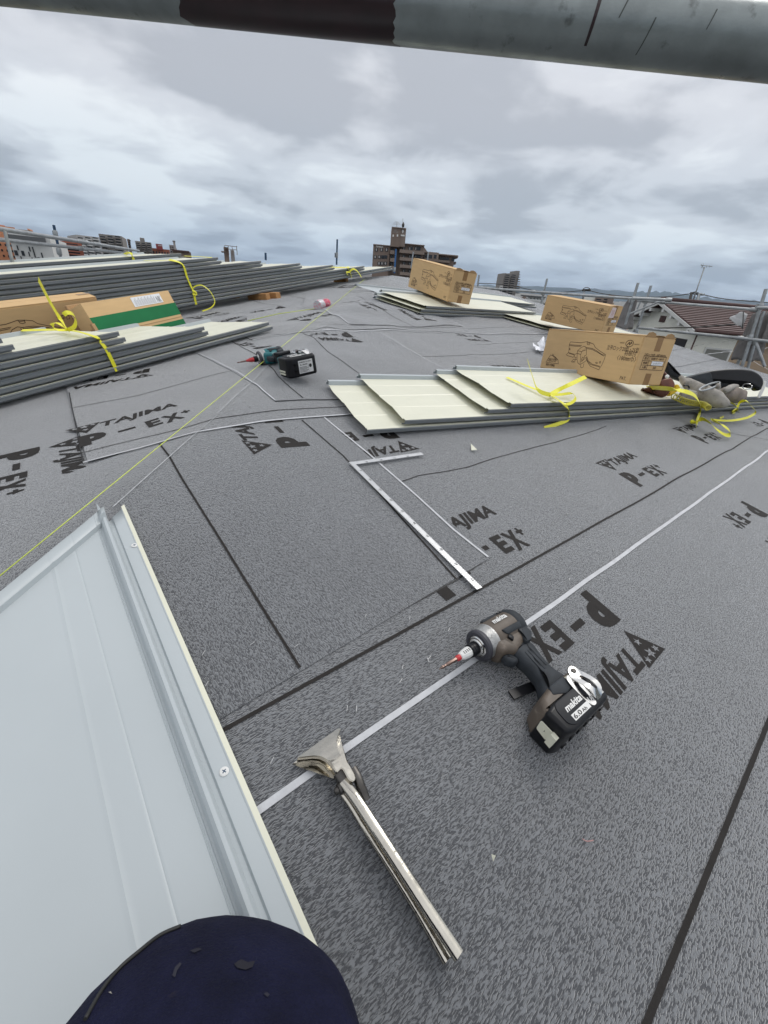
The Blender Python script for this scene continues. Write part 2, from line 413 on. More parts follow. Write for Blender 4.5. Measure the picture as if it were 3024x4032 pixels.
# ------------------------------------------------------------------ roof faces, felt sheets, printed marks
def drape(name, poly, dz, m, parent=None, cell=0.05, th=0.0, zf=None):
    """polygon in plan laid on the roof, cut on a grid and along the hip and the ridge"""
    zf = zf or roofz
    bm = bmesh.new(); bm.faces.new([bm.verts.new((x, y, 0)) for x, y in poly])
    xs = [p[0] for p in poly]; ys = [p[1] for p in poly]
    def cut(co, no):
        bmesh.ops.bisect_plane(bm, geom=bm.verts[:]+bm.edges[:]+bm.faces[:], plane_co=co, plane_no=no)
    cut((0, CH, 0), (1, -1, 0)); cut((0, YR, 0), (0, 1, 0))
    x = math.floor(min(xs)/cell)*cell+cell
    while x < max(xs): cut((x, 0, 0), (1, 0, 0)); x += cell if x < 3.2 else cell*1.6
    y = math.floor(min(ys)/cell)*cell+cell
    while y < max(ys): cut((0, y, 0), (0, 1, 0)); y += cell if y < 4.2 else cell*1.6
    for v in bm.verts: v.co.z = zf(v.co.x, v.co.y)+dz
    if th:
        edges = [e_ for e_ in bm.edges if e_.is_boundary]
        r_ = bmesh.ops.extrude_edge_only(bm, edges=edges)
        for v in [g for g in r_['geom'] if isinstance(g, bmesh.types.BMVert)]: v.co.z -= th
    me = bpy.data.meshes.new(name); bm.to_mesh(me); bm.free(); me.materials.append(m)
    me.polygons.foreach_set('use_smooth', [True]*len(me.polygons)); me.set_sharp_from_angle(angle=R_(40))
    return link(bpy.data.objects.new(name, me), parent)
def on_roof(dz): return lambda x, y: Vector((x, y, roofz(x, y)+dz))
def subdiv_line(pts, step=0.05):
    out = [pts[0]]
    for a, b in zip(pts, pts[1:]):
        n = max(1, int((Vector(b)-Vector(a)).length/step))
        for k in range(1, n+1): out.append(tuple(Vector(a).lerp(Vector(b), k/n)))
    return out
def pxline(pts): return [tuple(P(*p).xy) for p in pts]
def stripe(name, pts, w, dz, m, parent, plan=False, jit=0.0):
    w *= .56 if name == 'guide_line' and w < .02 else .68 if name == 'edge_tape' else 1
    """a band of width w following plan points"""
    q = subdiv_line(pts if plan else pxline(pts), 0.022); dz += .0006+.0012*(parent in (roofA_(), roofB_()) and dz > .002); V = []; Fc = []
    for i, p in enumerate(q):
        a = Vector(q[max(0, i-1)]); b = Vector(q[min(len(q)-1, i+1)]); d = (b-a).normalized(); n_ = Vector((-d.y, d.x))
        o = jit*noise.noise(Vector((p[0]*6, p[1]*6, 1)))
        V += [(p[0]+n_.x*(w/2+o), p[1]+n_.y*(w/2+o)), (p[0]-n_.x*(w/2-o), p[1]-n_.y*(w/2-o))]
    for i in range(len(q)-1): Fc.append((2*i, 2*i+1, 2*i+3, 2*i+2))
    return decal(name, (V, Fc), m, on_roof(dz), parent)
def roofA_(): return globals().get('roofA')
def roofB_(): return globals().get('roofB')
def star(cx_, cy_, r, rot=0.3):
    return [(cx_+(r if k % 2 == 0 else r*.42)*math.cos(rot+math.pi*k/5), cy_+(r if k % 2 == 0 else r*.42)*math.sin(rot+math.pi*k/5)) for k in range(10)]
M_print_fade = M_print
def stamp(origin, ang, parent, dz, feltm, s=1.0, sel='all'):
    """one printed maker's mark: inverted starred triangle, TAJIMA, and P - Ex+ below it"""
    dst = ([], []); st = ([], [])
    if sel in ('all', 'top'):
        poly2d([(0.0, .160), (.034, .094), (.078, .160)], dst)
        for k, (a, b, r) in enumerate(((.018, .1485, .0085), (.039, .1475, .0115), (.060, .151, .0080), (.037, .122, .0085))): poly2d(star(a, b, r, .3+k), st)
        text2d('TAJIMA', .074, .100, .188, .054, .032, .28, dst)
    if sel in ('all', 'bottom'):
        # fat p with a short tail
        text2d('p', 0, -.004, .066, .082, .07, .12, dst)
        poly2d([(.088, .030), (.128, .030), (.130, .043), (.090, .043)], dst)
        for ch, x, y, w, h in (('E', .150, 0, .040, .056), ('X', .190, -.008, .050, .062), ('+', .243, .026, .024, .026)): text2d(ch, x, y, w, h, .045, .1, dst)
    c, s_ = math.cos(R_(ang)), math.sin(R_(ang))
    def fn(x, y, e=0.0):
        x, y = x*s, y*s; X_ = origin[0]+c*x-s_*y; Y_ = origin[1]+s_*x+c*y
        return Vector((X_, Y_, roofz(X_, Y_)+dz+e))
    o = decal('lettering', dst, M_print, fn, parent)
    if st[0]: decal('star', st, feltm, lambda x, y: fn(x, y, .0003), parent)
    return o
XW, YE = -1.6, -1.5                 # eaves
roofA = drape('roof_deck', [(XW, YE), (XR, YE), (XR, YR), (YR-CH, YR), (XW, XW+CH)], 0, M_feltX, None, 0.05)
tag(roofA, None, None, None, 'structure')
bm = bmesh.new()
roofB = drape('roof_slope', [(XW, XW+CH), (YR-CH, YR), (XW, 2*YR-(XW+CH))], 0, M_feltB, None, 0.05,
              zf=lambda x, y: -HC+TY*x+TX*y+(TY-TX)*CH+und(x, y))
tag(roofB, None, None, None, 'structure')
# the far slope beyond the ridge, the gable wall and the fascia
zr_ = plane_z(XR, YR)
fv = [(YR-CH, YR, plane_z(YR-CH, YR)), (XR, YR, zr_), (XR, 10.5, zr_-5.5*TY), (XW, 10.5, zr_-5.5*TY-0.1), (XW, 2*YR-(XW+CH), -HC+TY*XW+TX*(2*YR-XW-CH)+(TY-TX)*CH)]
tag(obj('roof_back', mkmesh('roof_back', fv, [(0, 1, 2, 3, 4)], M_feltX), None), None, None, None, 'structure')
M_wall_own = mat('pale_siding', (0.50, 0.49, 0.46), .7, var=.05, vscale=3)
bm = bmesh.new()
for a, b in (((XW-.0, YE), (XR, YE)), ((XR, YE), (XR, YR)), ((XR, YR), (XR, 10.5)), ((XW, 10.5), (XW, YE))):
    za = roofz(*a)-.004 if a[1] <= YR else zr_-(a[1]-YR)*TY-.01; zb = roofz(*b)-.004 if b[1] <= YR else zr_-(b[1]-YR)*TY-.01
    v = [bm.verts.new(p) for p in ((a[0], a[1], -7.2), (b[0], b[1], -7.2), (b[0], b[1], zb), (a[0], a[1], za))]; bm.faces.new(v)
ow = obj('wall', bm, M_wall_own); tag(ow, None, None, None, 'structure')

sheets = []
def sheet(poly, dz, m, label, skirt=True):
    o = drape('roofing_felt', poly, dz, m, None, 0.05, th=0.0016)
    o.data.materials.append(M_edge_shadow); tag(o, label, 'felt sheet', 'overlapping roofing felt sheets'); sheets.append(o); return o
D0, D1, D2, D3, D4, D5 = 0.0, .0022, .0044, .0066, .0088, .011
LW = .008                         # printed guide line
# first felt course, the open roof near the camera: marks are printed on the deck's own felt
stripe('guide_line', [(470, 1585), (1130, 1222), (1659, 925), (1760, 868)], LW*1.2, D0+.0009, M_print, roofA)
stripe('guide_line', [(1340, 2340), (1395, 2212), (1659, 1560), (1750, 1340)], LW*1.35, D0+.0009, M_print, roofA)
stripe('edge_tape', [(545, 1762), (1125, 1357), (1659, 975), (1760, 903)], .0125, D0+.0011, M_tape, roofA, jit=.002)
stamp((.778, .214), 180, roofA, .0009, M_feltX)
stamp((1.462, .380), 0, roofA, .0009, M_feltX)
q = P(1606, 1083); stamp((q.x, q.y), 180, roofA, .0009, M_feltX)
q = P(985, 1215); stamp((q.x-.02, q.y-.035), 0, roofA, .0009, M_feltX)
q = P(845, 940); stamp((q.x+.03, q.y+.055), 180, roofA, .0009, M_feltX)
q = P(1527, 957); stamp((q.x, q.y), 0, roofA, .0009, M_feltX)
q = P(1640, 905); stamp((q.x, q.y), 180, roofA, .0009, M_feltX, sel='bottom')
stripe('guide_line', [(855, 1045), (905, 1028), (960, 1020), (1010, 1010), (1060, 993), (1120, 975), (1200, 955), (1262, 937), (1310, 921)], .005, .0009, M_print, roofA)
stripe('guide_line', [(1545, 926), (1600, 942), (1659, 952)], .007, .0009, M_print, roofA)
stripe('edge_tape', [(1620, 908), (1659, 917), (1700, 925)], .008, .0011, M_tape, roofA)
stripe('guide_line', [(948, 1268), (975, 1293)], .028, .0009, M_print, roofA)
# left slope: marks along Y
stamp((P(-6, 984).x, P(-6, 984).y), -92, roofB, .0012, M_feltB, 1.14)
stripe('guide_line', [(150, 850), (180, 1005)], .002, .0009, M_print, roofB)
q = P(330, 799); 
# wrap-over sheet S1
S1 = sheet([(-.35, .325), (.665, .385), (.672, 1.16), (.35, 1.18), (-.2, 1.02), (-.5, .7)], D1, M_feltY, 'dark grey felt sheet in the middle, under the steel square')
stripe('guide_line', [(345, 960), (395, 1040), (480, 1175), (560, 1305), (648, 1446)], .0075, D1+.0009, M_print, S1)
stripe('guide_line', [(652, 912), (740, 985), (830, 1080), (985, 1254)], .0075, D1+.0009, M_print, S1)
stripe('edge_tape', [(700, 905), (800, 985), (900, 1073), (980, 1147), (1054, 1206)], .0085, D1+.0011, M_tape, S1, jit=.0015)
q = P(668, 966); stamp((q.x, q.y), 90, S1, D1+.0009, M_feltY)
stripe('cut_edge_shadow', [(466, 1555), (560, 1500), (700, 1415), (850, 1328), (985, 1255), (1054, 1207)], .0028, D0+.0013, M_edge_shadow, S1)
# course S2 (upright mark)
S2 = sheet([(.035, 1.112), (.24, 1.108), (.46, 1.107), (.74, 1.10), (2.2, 1.13), (6.6, 1.45), (6.6, 2.35), (1.29, 2.2), (.55, 2.45), (.066, 2.0)], D2, M_feltX, 'long felt sheet beyond the hip, printed upright beside the loose lime string')
stripe('edge_tape', [(181, 1004), (300, 972), (380, 948), (440, 934), (560, 917), (640, 910), (735, 900), (800, 893)], .0095, D2+.0011, M_tape, S2, jit=.0015)
stripe('guide_line', [(168, 985), (300, 950), (400, 926), (480, 906), (600, 893), (760, 881)], .006, D2+.0009, M_print, S2)
stripe('guide_line', [(160, 885), (300, 858), (420, 825), (490, 806), (560, 795)], .0055, D2+.0009, M_print, S2)
q = P(172, 969); stamp((q.x, q.y), 5, S2, D2+.0009, M_feltX, 1.13)
q = P(325, 797); stamp((q.x, q.y), 172, S2, D2+.0009, M_feltX, 1.05)
stripe('cut_edge_shadow', [(150, 850), (160, 900), (181, 1004)], .003, D2+.0002, M_edge_shadow, S2)
q = P(1107, 816); stamp((q.x, q.y), 0, S2, D2+.0009, M_feltX)
q = P(1027, 724); stamp((q.x, q.y), 182, S2, D2+.0009, M_feltX)
stripe('guide_line', [(890, 772), (1000, 769), (1160, 763), (1300, 760)], .006, D2+.0009, M_print, S2)
stripe('guide_line', [(760, 715), (860, 780), (930, 830)], .006, D2+.0009, M_print, S2)
stripe('edge_tape', [(1240, 690+8), (1265, 745), (1659, 812)][0:0] or [(1610, 770), (1659, 800)], .012, D2+.0011, M_tape, S2)
# wrap sheet S3
S3 = sheet([(.62, 2.35), (.60, 1.8), (.585, 1.46), (.575, 1.235), (.82, 1.212), (1.61, 1.20), (1.665, 2.08), (1.4, 2.22)], D3, M_feltY, 'felt sheet under the teal driver, with a pale curling left edge')
stripe('edge_tape', [(432, 766), (480, 790), (520, 811), (545, 827), (570, 848), (595, 872)], .0075, D3+.0011, M_tape, S3, jit=.001)
stripe('cut_edge_shadow', [(595, 873), (660, 869), (740, 867)], .004, D3+.0002, M_edge_shadow, S3)
stripe('guide_line', [(495, 735), (560, 775), (600, 815), (655, 866)], .0065, D3+.0009, M_print, S3)
stripe('guide_line', [(655, 722), (710, 765), (780, 812), (830, 838)], .0065, D3+.0009, M_print, S3)
stripe('edge_tape', [(820, 722), (880, 756), (935, 787), (985, 815)], .011, D3+.0011, M_tape, S3)
q = P(535, 745); stamp((q.x+.05, q.y-.18), 100, S3, D3+.0009, M_feltY, 1.0, 'bottom')
# course S4
S4 = sheet([(.90, 2.24), (1.08, 2.25), (1.22, 2.14), (1.67, 2.14), (3.2, 2.2), (6.6, 2.42), (6.6, 3.4), (2.1, 3.4), (1.3, 3.2)], D4, M_feltX, 'felt sheet further up the roof, crossed by the lime string')
stripe('edge_tape', [(546, 738), (590, 727), (640, 721), (700, 717), (820, 719), (1000, 721), (1150, 723), (1300, 722)], .013, D4+.0011, M_tape, S4, jit=.002)
stripe('cut_edge_shadow', [(505, 722), (546, 738)], .005, D4+.0002, M_edge_shadow, S4)
q = P(750, 722); stamp((q.x, q.y), 180, S4, D4+.0009, M_feltX)
q = P(1240, 712); stamp((q.x, q.y), 180, S4, D4+.0009, M_feltX)
q = P(667, 696); stamp((q.x, q.y), 20, S4, D4+.0009, M_feltX, 1.2)
stripe('guide_line', [(700, 706), (860, 711), (1000, 712), (1150, 708)], .006, D4+.0009, M_print, S4)
# wrap sheet S5
S5 = sheet([tuple(P(*p).xy) for p in ((652, 664), (704, 675), (735, 690), (755, 702), (800, 707), (900, 708), (998, 707), (950, 686), (905, 668))]+[(3.1, 3.7), (2.2, 3.9)], D5, M_feltY, 'farthest felt sheet, next to the pink string ball')
stripe('edge_tape', [(640, 664), (704, 674), (730, 687), (755, 702)], .013, D5+.0011, M_tape, S5)
stripe('edge_tape', [(945, 684), (975, 697), (998, 707)], .016, D5+.0011, M_tape, S5)
stripe('cut_edge_shadow', [(755, 703), (800, 708), (870, 708), (920, 709), (998, 708)], .009, D5-.001, M_edge_shadow, S5)
stripe('guide_line', [(770, 645), (830, 675), (895, 709)], .008, D5+.0009, M_print, S5)
q = P(738, 659); stamp((q.x, q.y), -80, S5, D5+.0009, M_feltY, 1.25)
q = P(944, 700); stamp((q.x, q.y), 80, S5, D5+.0009, M_feltY, 1.2)
# farther marks, tapes and crossing threads on both slopes
for pts, w in (([(712, 653), (735, 648), (770, 643), (810, 645), (855, 648)], .014), ([(690, 627), (730, 630), (770, 633), (800, 645), (835, 659)], .012),
               ([(435, 689), (520, 674), (595, 661)], .016), ([(799, 598+8), (830, 605), (880, 612)], .02), ([(860, 590), (884, 602)], .02)):
    stripe('edge_tape', pts, w, .0035 if pts[0][0] > 500 else .003, M_tape, roofB if pts[0][0] < 700 else roofA)
for pts in ([(548, 652), (600, 662), (640, 668), (700, 672)], [(1030, 745), (1180, 739)], [(600, 633), (650, 645), (690, 652)]):
    stripe('guide_line', pts, .008, .003, M_print, roofB)
for px, py, a in ((430, 690, 20), (470, 705, 15), (740, 622, 20), (605, 663, 190), (800, 618, 110)):
    q = P(px, py); stamp((q.x, q.y), a, roofB, .003, M_feltB, 1.2)
# right-hand far part of the near slope
stripe('edge_tape', [(1500, 770), (1560, 762), (1630, 756), (1659, 752)], .012, D2+.0011, M_tape, roofA)
stripe('edge_tape', [(1560, 753), (1620, 771), (1659, 783)][0:0] or [(1563, 735), (1600, 748), (1659, 768)], .014, D2+.0014, M_tape, roofA)
stripe('edge_tape', [(1318+70, 727), (1430, 742), (1461, 750)], .014, D4+.0012, M_tape, roofA)
stripe('guide_line', [(1445, 760), (1520, 745), (1600, 735)], .008, D2+.0009, M_print, roofA)
stripe('guide_line', [(1560, 800), (1659, 822)], .008, D2+.0009, M_print, roofA)
stripe('guide_line', [(1440, 745+20), (1530, 790)], .008, D2+.0009, M_print, roofA)
# chalk snap line and its dust, on both sheets
stripe('chalk_line', [(247, 1100), (330, 1025), (420, 944), (470, 901)], .0022, D2+.0016, M_chalk, S1)
stripe('chalk_line', [(470, 901), (575, 800), (660, 730), (740, 668), (775, 640)], .0028, D5+.0004, M_chalk, S4)
# lime string stretched along the hip, just above the felt
p0 = P(-30, 1268, .030); p1 = PR(787, 603, .02)
bm = bmesh.new(); n_ = 24; pts = [p0.lerp(p1, k/n_) for k in range(n_+1)]
add_tube(bm, pts, [0.0009+0.0009*k/n_ for k in range(n_+1)], 6)
tag(obj('guide_string', bm, M_string), 'taut lime green string running along the hip to the far peak', 'string')
bm = bmesh.new(); add_tube(bm, [PR(535, 691, .012), PR(600, 679, .012), PR(684, 663, .012)], .0022, 6)
tag(obj('guide_string', bm, M_string), 'short pale lime string left of the pink string ball', 'string')
bm = bmesh.new(); add_tube(bm, [PR(*p, .008) for p in ((706, 653), (735, 648), (765, 643), (800, 640), (822, 624), (800, 606))][:4], .0020, 6)
tag(obj('loose_thread', bm, M_ink_w), 'thin white thread leading from the pink ball to the string', 'string')
# staples scattered over the felt
stp = [(352, 812), (440, 765), (400, 800), (507, 775), (530, 868-40), (545, 783), (640, 838), (447, 1477), (640, 1395), (790, 1330), (928, 1420), (1040, 1385), (885, 1335), (945, 1255), (1205, 1160), (1230, 1252), (1105, 1252), (1130, 1205), (1160, 1190), (1225, 1110), (1290, 1095), (1290, 1190), (1400, 1120), (1325, 1188), (1360, 1085), (1045, 1400), (970, 1360), (925, 1425), (866, 1470), (750, 1530), (770, 1531), (588, 1643), (440, 1410), (545, 1390), (598, 975), (270, 1000), (230, 1000+25), (330, 1015), (640, 925), (470, 880), (540, 880), (1010, 1005-20), (1040, 1010), (1160, 1000), (1350, 1150), (1420, 1080), (1500, 1050), (1440, 1040), (1390, 1010), (660, 1000), (700, 960), (745, 1010), (870, 1440), (985, 1160)]
sm = None
for i, (a, b) in enumerate(stp):
    q = PR(a, b, .0035 + (.0045 if b < 905 else .0022 if (a < 1000 and b < 1500) else 0)); ang = random.uniform(.2, 1.3)
    if sm is None:
        bm = bmesh.new(); add_box(bm, (-.0042, -.0004, -.0004), (.0042, .0004, .0004)); add_box(bm, (-.0042, -.0004, -.0035), (-.0036, .0004, -.0004)); add_box(bm, (.0036, -.0004, -.0035), (.0042, .0004, -.0004))
        o = obj('staple', bm, mat('staple_wire', (.5, .5, .5), .4, metal=.5)); sm = o
    else:
        o = sm.copy(); C.objects.link(o)
    o.location = q; o.rotation_euler = (0, 0, ang); tag(o, 'tiny bright staple driven into the grey felt', 'staple', 'staples scattered over the felt')
# trimmed scraps of cream sheet
def scrap(label, pts):
    q = [PR(*p, .006) for p in pts]; c = sum(q, Vector())/len(q); bm = bmesh.new()
    v = [bm.verts.new(p+Vector((0, 0, .004*(i % 2)))) for i, p in enumerate(q)]; f = bm.faces.new(v)
    r_ = bmesh.ops.extrude_face_region(bm, geom=[f])
    for g in r_['geom']:
        if isinstance(g, bmesh.types.BMVert): g.co.z += .0007
    tag(obj('metal_scrap', bm, M_cream), label, 'scrap', 'snipped metal scraps')
scrap('small cream triangular metal scrap in front of the yellow strapped panels', [(1017, 959), (1030, 975), (1018, 974)])
scrap('tiny cream metal snip lying right of the seaming tongs', [(1061, 1846), (1069, 1853), (1065, 1862)])
bm = bmesh.new(); add_tube(bm, smooth_path([PR(*p, .004) for p in ((1258, 1812), (1268, 1817), (1282, 1815))], 5), .0006, 6)
tag(obj('thread_snip', bm, mat('pink_thread', (.45, .25, .24), .7)), 'short curled pink thread on the open felt', 'thread')
# ------------------------------------------------------------------ near objects
NRM_A = Vector((-TX, -TY, 1)).normalized()
def roof_frame(px_or_xy, ang, h, plan=False, s=1.0, tilt=0.0, roll=0.0):
    """matrix with local z = roof normal, local x turned by ang in plan, origin h above the roof"""
    x, y = px_or_xy if plan else P(*px_or_xy).xy
    n_ = NRM_A if y-x <= CH else Vector((-TY, -TX, 1)).normalized()
    xd = Vector((math.cos(R_(ang)), math.sin(R_(ang)), 0)); xd = (xd-n_*xd.dot(n_)).normalized(); yd = n_.cross(xd)
    m = Matrix((xd, yd, n_)).transposed().to_4x4(); m.translation = Vector((x, y, roofz(x, y)))+n_*h
    return m @ Matrix.Rotation(R_(tilt), 4, 'Y') @ Matrix.Rotation(R_(roll), 4, 'X') @ Matrix.Scale(s, 4)
# ---- the standing seam panel the worker kneels on
PX = P(419, 1472).x+.0005
def yend(x): return .795+(x-.034)*.985             # where the hip-side fold runs
def yout(x): return .818+(x-.034)*1.02
prof = [(-.0066, .0022), (-.0066, .0066), (-.0005, .0072), (.0015, .0052), (.0185, .0052), (.0205, .0022), (.0260, .0022), (.0275, .0125), (.0300, .0170), (.0335, .0172), (.0365, .0135),
        (.0385, .0055), (.045, .0032), (.075, .0030)]
for c_, w_, h_ in ((PX-P(334, 1472).x+.0015, .0012, .0009), (PX-P(328, 1472).x+.0015, .0012, .0009), (PX-P(241, 1472).x, .0014, -.0006), (PX-P(172, 1472).x, .0035, .0009)):
    prof += [(c_-w_-.002, .0030), (c_-w_, .0030), (c_, .0030+h_), (c_+w_, .0030), (c_+w_+.002, .0030)]
prof = [q for q in prof if q != (.075, .0030)]
prof += [(.22, .003), (.30, .003), (.36, .003), (.42, .003), (.425, .018), (.43, .003)]
prof.sort(key=lambda q: q[0])
def panel_grid(us, y0, yfn, ny, zadd=0.0):
    V = []; Fc = []
    for (u, z) in us:
        x = PX-u; ye = yfn(x)
        for k in range(ny+1):
            y = y0+(ye-y0)*k/ny
            V.append(Vector((x, y, plane_z(x, y)+z+zadd+.0035)))
    n = ny+1
    for i in range(len(us)-1):
        for k in range(ny): Fc.append((i*n+k, (i+1)*n+k, (i+1)*n+k+1, i*n+k+1))
    return V, Fc
pan = thing('seamed_roof_sheet', 'pale blue grey standing seam roof panel in the lower left, screwed down', 'roof panel')
lip = prof[:3]; rest = prof[2:]
V, Fc = panel_grid(rest, -.75, yend, 40)
# turned-up fold along the hip: the sheet kinks up past the crease and leans outwards
n0 = 41; fold = []
for i, (u, z) in enumerate(rest):
    x = PX-u
    if u < .0265: fold.append(None); continue
    fold.append((len(V), len(V)+1))
    V.append(Vector((x, yend(x)+.002, plane_z(x, yend(x))+z+.012))); V.append(Vector((x+.001, yout(x), plane_z(x, yout(x))+.024+.0012*noise.noise(Vector((x*30, 0, 0))))))
for i in range(len(rest)-1):
    if fold[i] is None or fold[i+1] is None: continue
    a, b = fold[i], fold[i+1]; k0, k1 = i*n0+40, (i+1)*n0+40
    Fc += [(k0, k1, b[0], a[0]), (a[0], b[0], b[1], a[1])]
me = mkmesh('sheet', V, Fc, M_silver)
o = link(bpy.data.objects.new('sheet', me), pan); me.polygons.foreach_set('use_smooth', [True]*len(me.polygons)); me.set_sharp_from_angle(angle=R_(25))
md = o.modifiers.new('thickness', 'SOLIDIFY'); md.thickness = .0005; md.offset = -1
V, Fc = panel_grid(lip, -.75, lambda x: yend(x)+.006, 20)
obj('returned_edge', mkmesh('returned_edge', V, Fc, M_cream), None, pan)
# spiked end of the seam
q0 = Vector((PX-.0315, yend(PX-.03), 0)); q0.z = plane_z(q0.x, q0.y)
bm = bmesh.new(); vv = [bm.verts.new(q0+Vector(p)) for p in ((-.004, -.01, .008), (.004, -.01, .008), (.002, .018, .020), (-.0045, .030, .036), (-.006, .012, .022))]; bm.faces.new(vv)
o = obj('seam_end', bm, M_silver, pan); o.modifiers.new('t', 'SOLIDIFY').thickness = .0006
for i, (a, b) in enumerate(((290, 1178), (483, 1665))):
    q = P(a, b, .009); m_ = roof_frame((q.x, q.y), 30*i, .0088, plan=True)
    s_ = obj('screw', (lambda bm: (add_lathe(bm, [(0, .0046), (.0008, .0052), (.0013, .0046), (.0016, .0030), (.0017, .0001)], 24, 'Z'), bm)[1])(bmesh.new()), M_ink_w, pan, angle=40); s_.matrix_world = m_
    bm = bmesh.new(); add_box(bm, (-.0024, -.0005, .0012), (.0024, .0005, .0019)); add_box(bm, (-.0005, -.0024, .0012), (.0005, .0024, .0018)); r_ = obj('cross_slot', bm, M_bluepost, s_)

# ---- carpenter's square
def plan_px(px, py, dz): q = P(px, py, dz); return Vector((q.x, q.y))
c0, s0, l0 = plan_px(753, 999, .009), plan_px(909, 977.5, .009), plan_px(1030, 1274, .009)
es = (s0-c0).normalized(); el = (l0-c0).normalized(); wd = .0145; Ls, Ll = (s0-c0).length, (l0-c0).length
def sq(a, b): return c0+es*a+el*b
poly = [sq(0, 0), sq(Ls, 0), sq(Ls, wd), sq(wd, wd), sq(wd, Ll), sq(0, Ll)]
sqr = thing('carpenters_square', 'long steel carpenter square with engraved scale lying on the felt', 'ruler')
def sqz(p): return plane_z(p.x, p.y)+.0088
bm = bmesh.new(); vv = []
segs = []
for a, b in zip(poly, poly[1:]+poly[:1]):
    n_ = max(1, int((b-a).length/.05)); segs += [a.lerp(b, k/n_) for k in range(n_)]
vv = [bm.verts.new((p.x, p.y, sqz(p))) for p in segs]; f = bm.faces.new(vv)
r_ = bmesh.ops.extrude_face_region(bm, geom=[f]); 
for g in r_['geom']:
    if isinstance(g, bmesh.types.BMVert): g.co.z += .0011
obj('blade', bm, mat('square_steel', (0.52, 0.53, 0.54), .38, metal=.5, var=.05, vscale=30, rvar=.08), sqr)
dst = ([], [])
for k in range(1, int(Ll/.0047)):
    L_ = .006 if k % 10 == 0 else .0042 if k % 5 == 0 else .0024
    line2d([tuple(sq(0.0003, k*.0047)), tuple(sq(L_, k*.0047))], .0005, dst)
    if k*.0047 > wd: line2d([tuple(sq(wd-.0003, k*.0047)), tuple(sq(wd-L_*.8, k*.0047))], .0005, dst)
for k in range(4, int(Ls/.0047)):
    L_ = .006 if k % 10 == 0 else .0042 if k % 5 == 0 else .0024
    line2d([tuple(sq(k*.0047, .0003)), tuple(sq(k*.0047, L_))], .0005, dst)
decal('graduation', dst, M_ink_k, lambda x, y: Vector((x, y, plane_z(x, y)+.0103)), sqr)
dst = ([], [])
for k in range(1, 11):
    t2 = ([], []); text2d(str(k*5), 0, 0, .0075 if k > 1 else .004, .0052, .0, 0, t2)
    if k*.047 < Ll-.01: o_ = len(dst[0]); dst[0].extend([tuple(sq(.0075+y, k*.047-x+.002)) for x, y in t2[0]]); dst[1].extend([tuple(i+o_ for i in q) for q in t2[1]])
for k in range(1, 5):
    t2 = ([], []); text2d(str(k*5), 0, 0, .0075, .0048, .0, 0, t2); o_ = len(dst[0])
    dst[0].extend([tuple(sq(k*.047+x, .0135-y)) for x, y in t2[0]]); dst[1].extend([tuple(i+o_ for i in q) for q in t2[1]])
decal('numerals', dst, M_ink_k, lambda x, y: Vector((x, y, plane_z(x, y)+.0104)), sqr)

# ---- seaming tongs
tg = thing('seaming_tongs', 'wide jawed steel seaming tongs lying across the white tape line', 'hand tool')
def jaw(pts, zs, th, name, m):
    q = []
    for (a, b), z in zip(pts, zs):
        v = P(603.5+a*.13228, 1536.1+b*.13228, z); q.append(v)
    q = round3(q); bm = bmesh.new()
    lo = [bm.verts.new(v-NRM_A*th) for v in q]; hi = [bm.verts.new(v) for v in q]
    bm.faces.new(hi); bm.faces.new(lo[::-1]); n = len(q)
    for k in range(n): bm.faces.new((lo[k], lo[(k+1) % n], hi[(k+1) % n], hi[k]))
    bmesh.ops.triangulate(bm, faces=[f for f in bm.faces if len(f.verts) > 4])
    bmesh.ops.recalc_face_normals(bm, faces=bm.faces[:])
    ed = [e_ for e_ in bm.edges if e_.calc_face_angle(0) > R_(50)]
    bmesh.ops.bevel(bm, geom=ed, offset=.0009, segments=2, affect='EDGES')
    return obj(name, bm, m, tg, angle=35)
def round3(q):
    out = []; n = len(q)
    for i in range(n):
        p0, p1, p2 = q[i-1], q[i], q[(i+1) % n]
        out += [p1.lerp(p0, .25), p1.lerp(p0, .06).lerp(p1.lerp(p2, .06), .5), p1.lerp(p2, .25)]
    return out
upj = [(275, 762), (480, 620), (740, 430), (985, 258), (1003, 300), (965, 400), (942, 500), (955, 610), (990, 695), (1075, 790), (1150, 890), (1210, 1000), (1250, 1105), (1200, 1150), (1150, 1130), (1105, 1070), (1040, 950), (1005, 935), (935, 1005), (860, 890), (760, 790), (660, 742), (560, 733), (430, 748)]
def jz(b, a): 
    t = max(0, min(1, ((b-510)+(a-630)*.7)/420)); return .0150+.014*t**.8
jaw(upj, [jz(b, a) for a, b in upj], .0075, 'upper_jaw', M_steel)
loj = [(210, 860), (300, 790), (620, 640), (940, 430), (1010, 380), (960, 520), (980, 700), (1100, 850), (1180, 1000), (1190, 1100), (1000, 1130), (900, 1080), (830, 1000), (740, 890), (640, 830), (540, 815), (400, 830), (280, 855)]
jaw(loj, [.0075+.007*max(0, min(1, (b-700)/350)) for a, b in loj], .005, 'lower_jaw', M_steel)
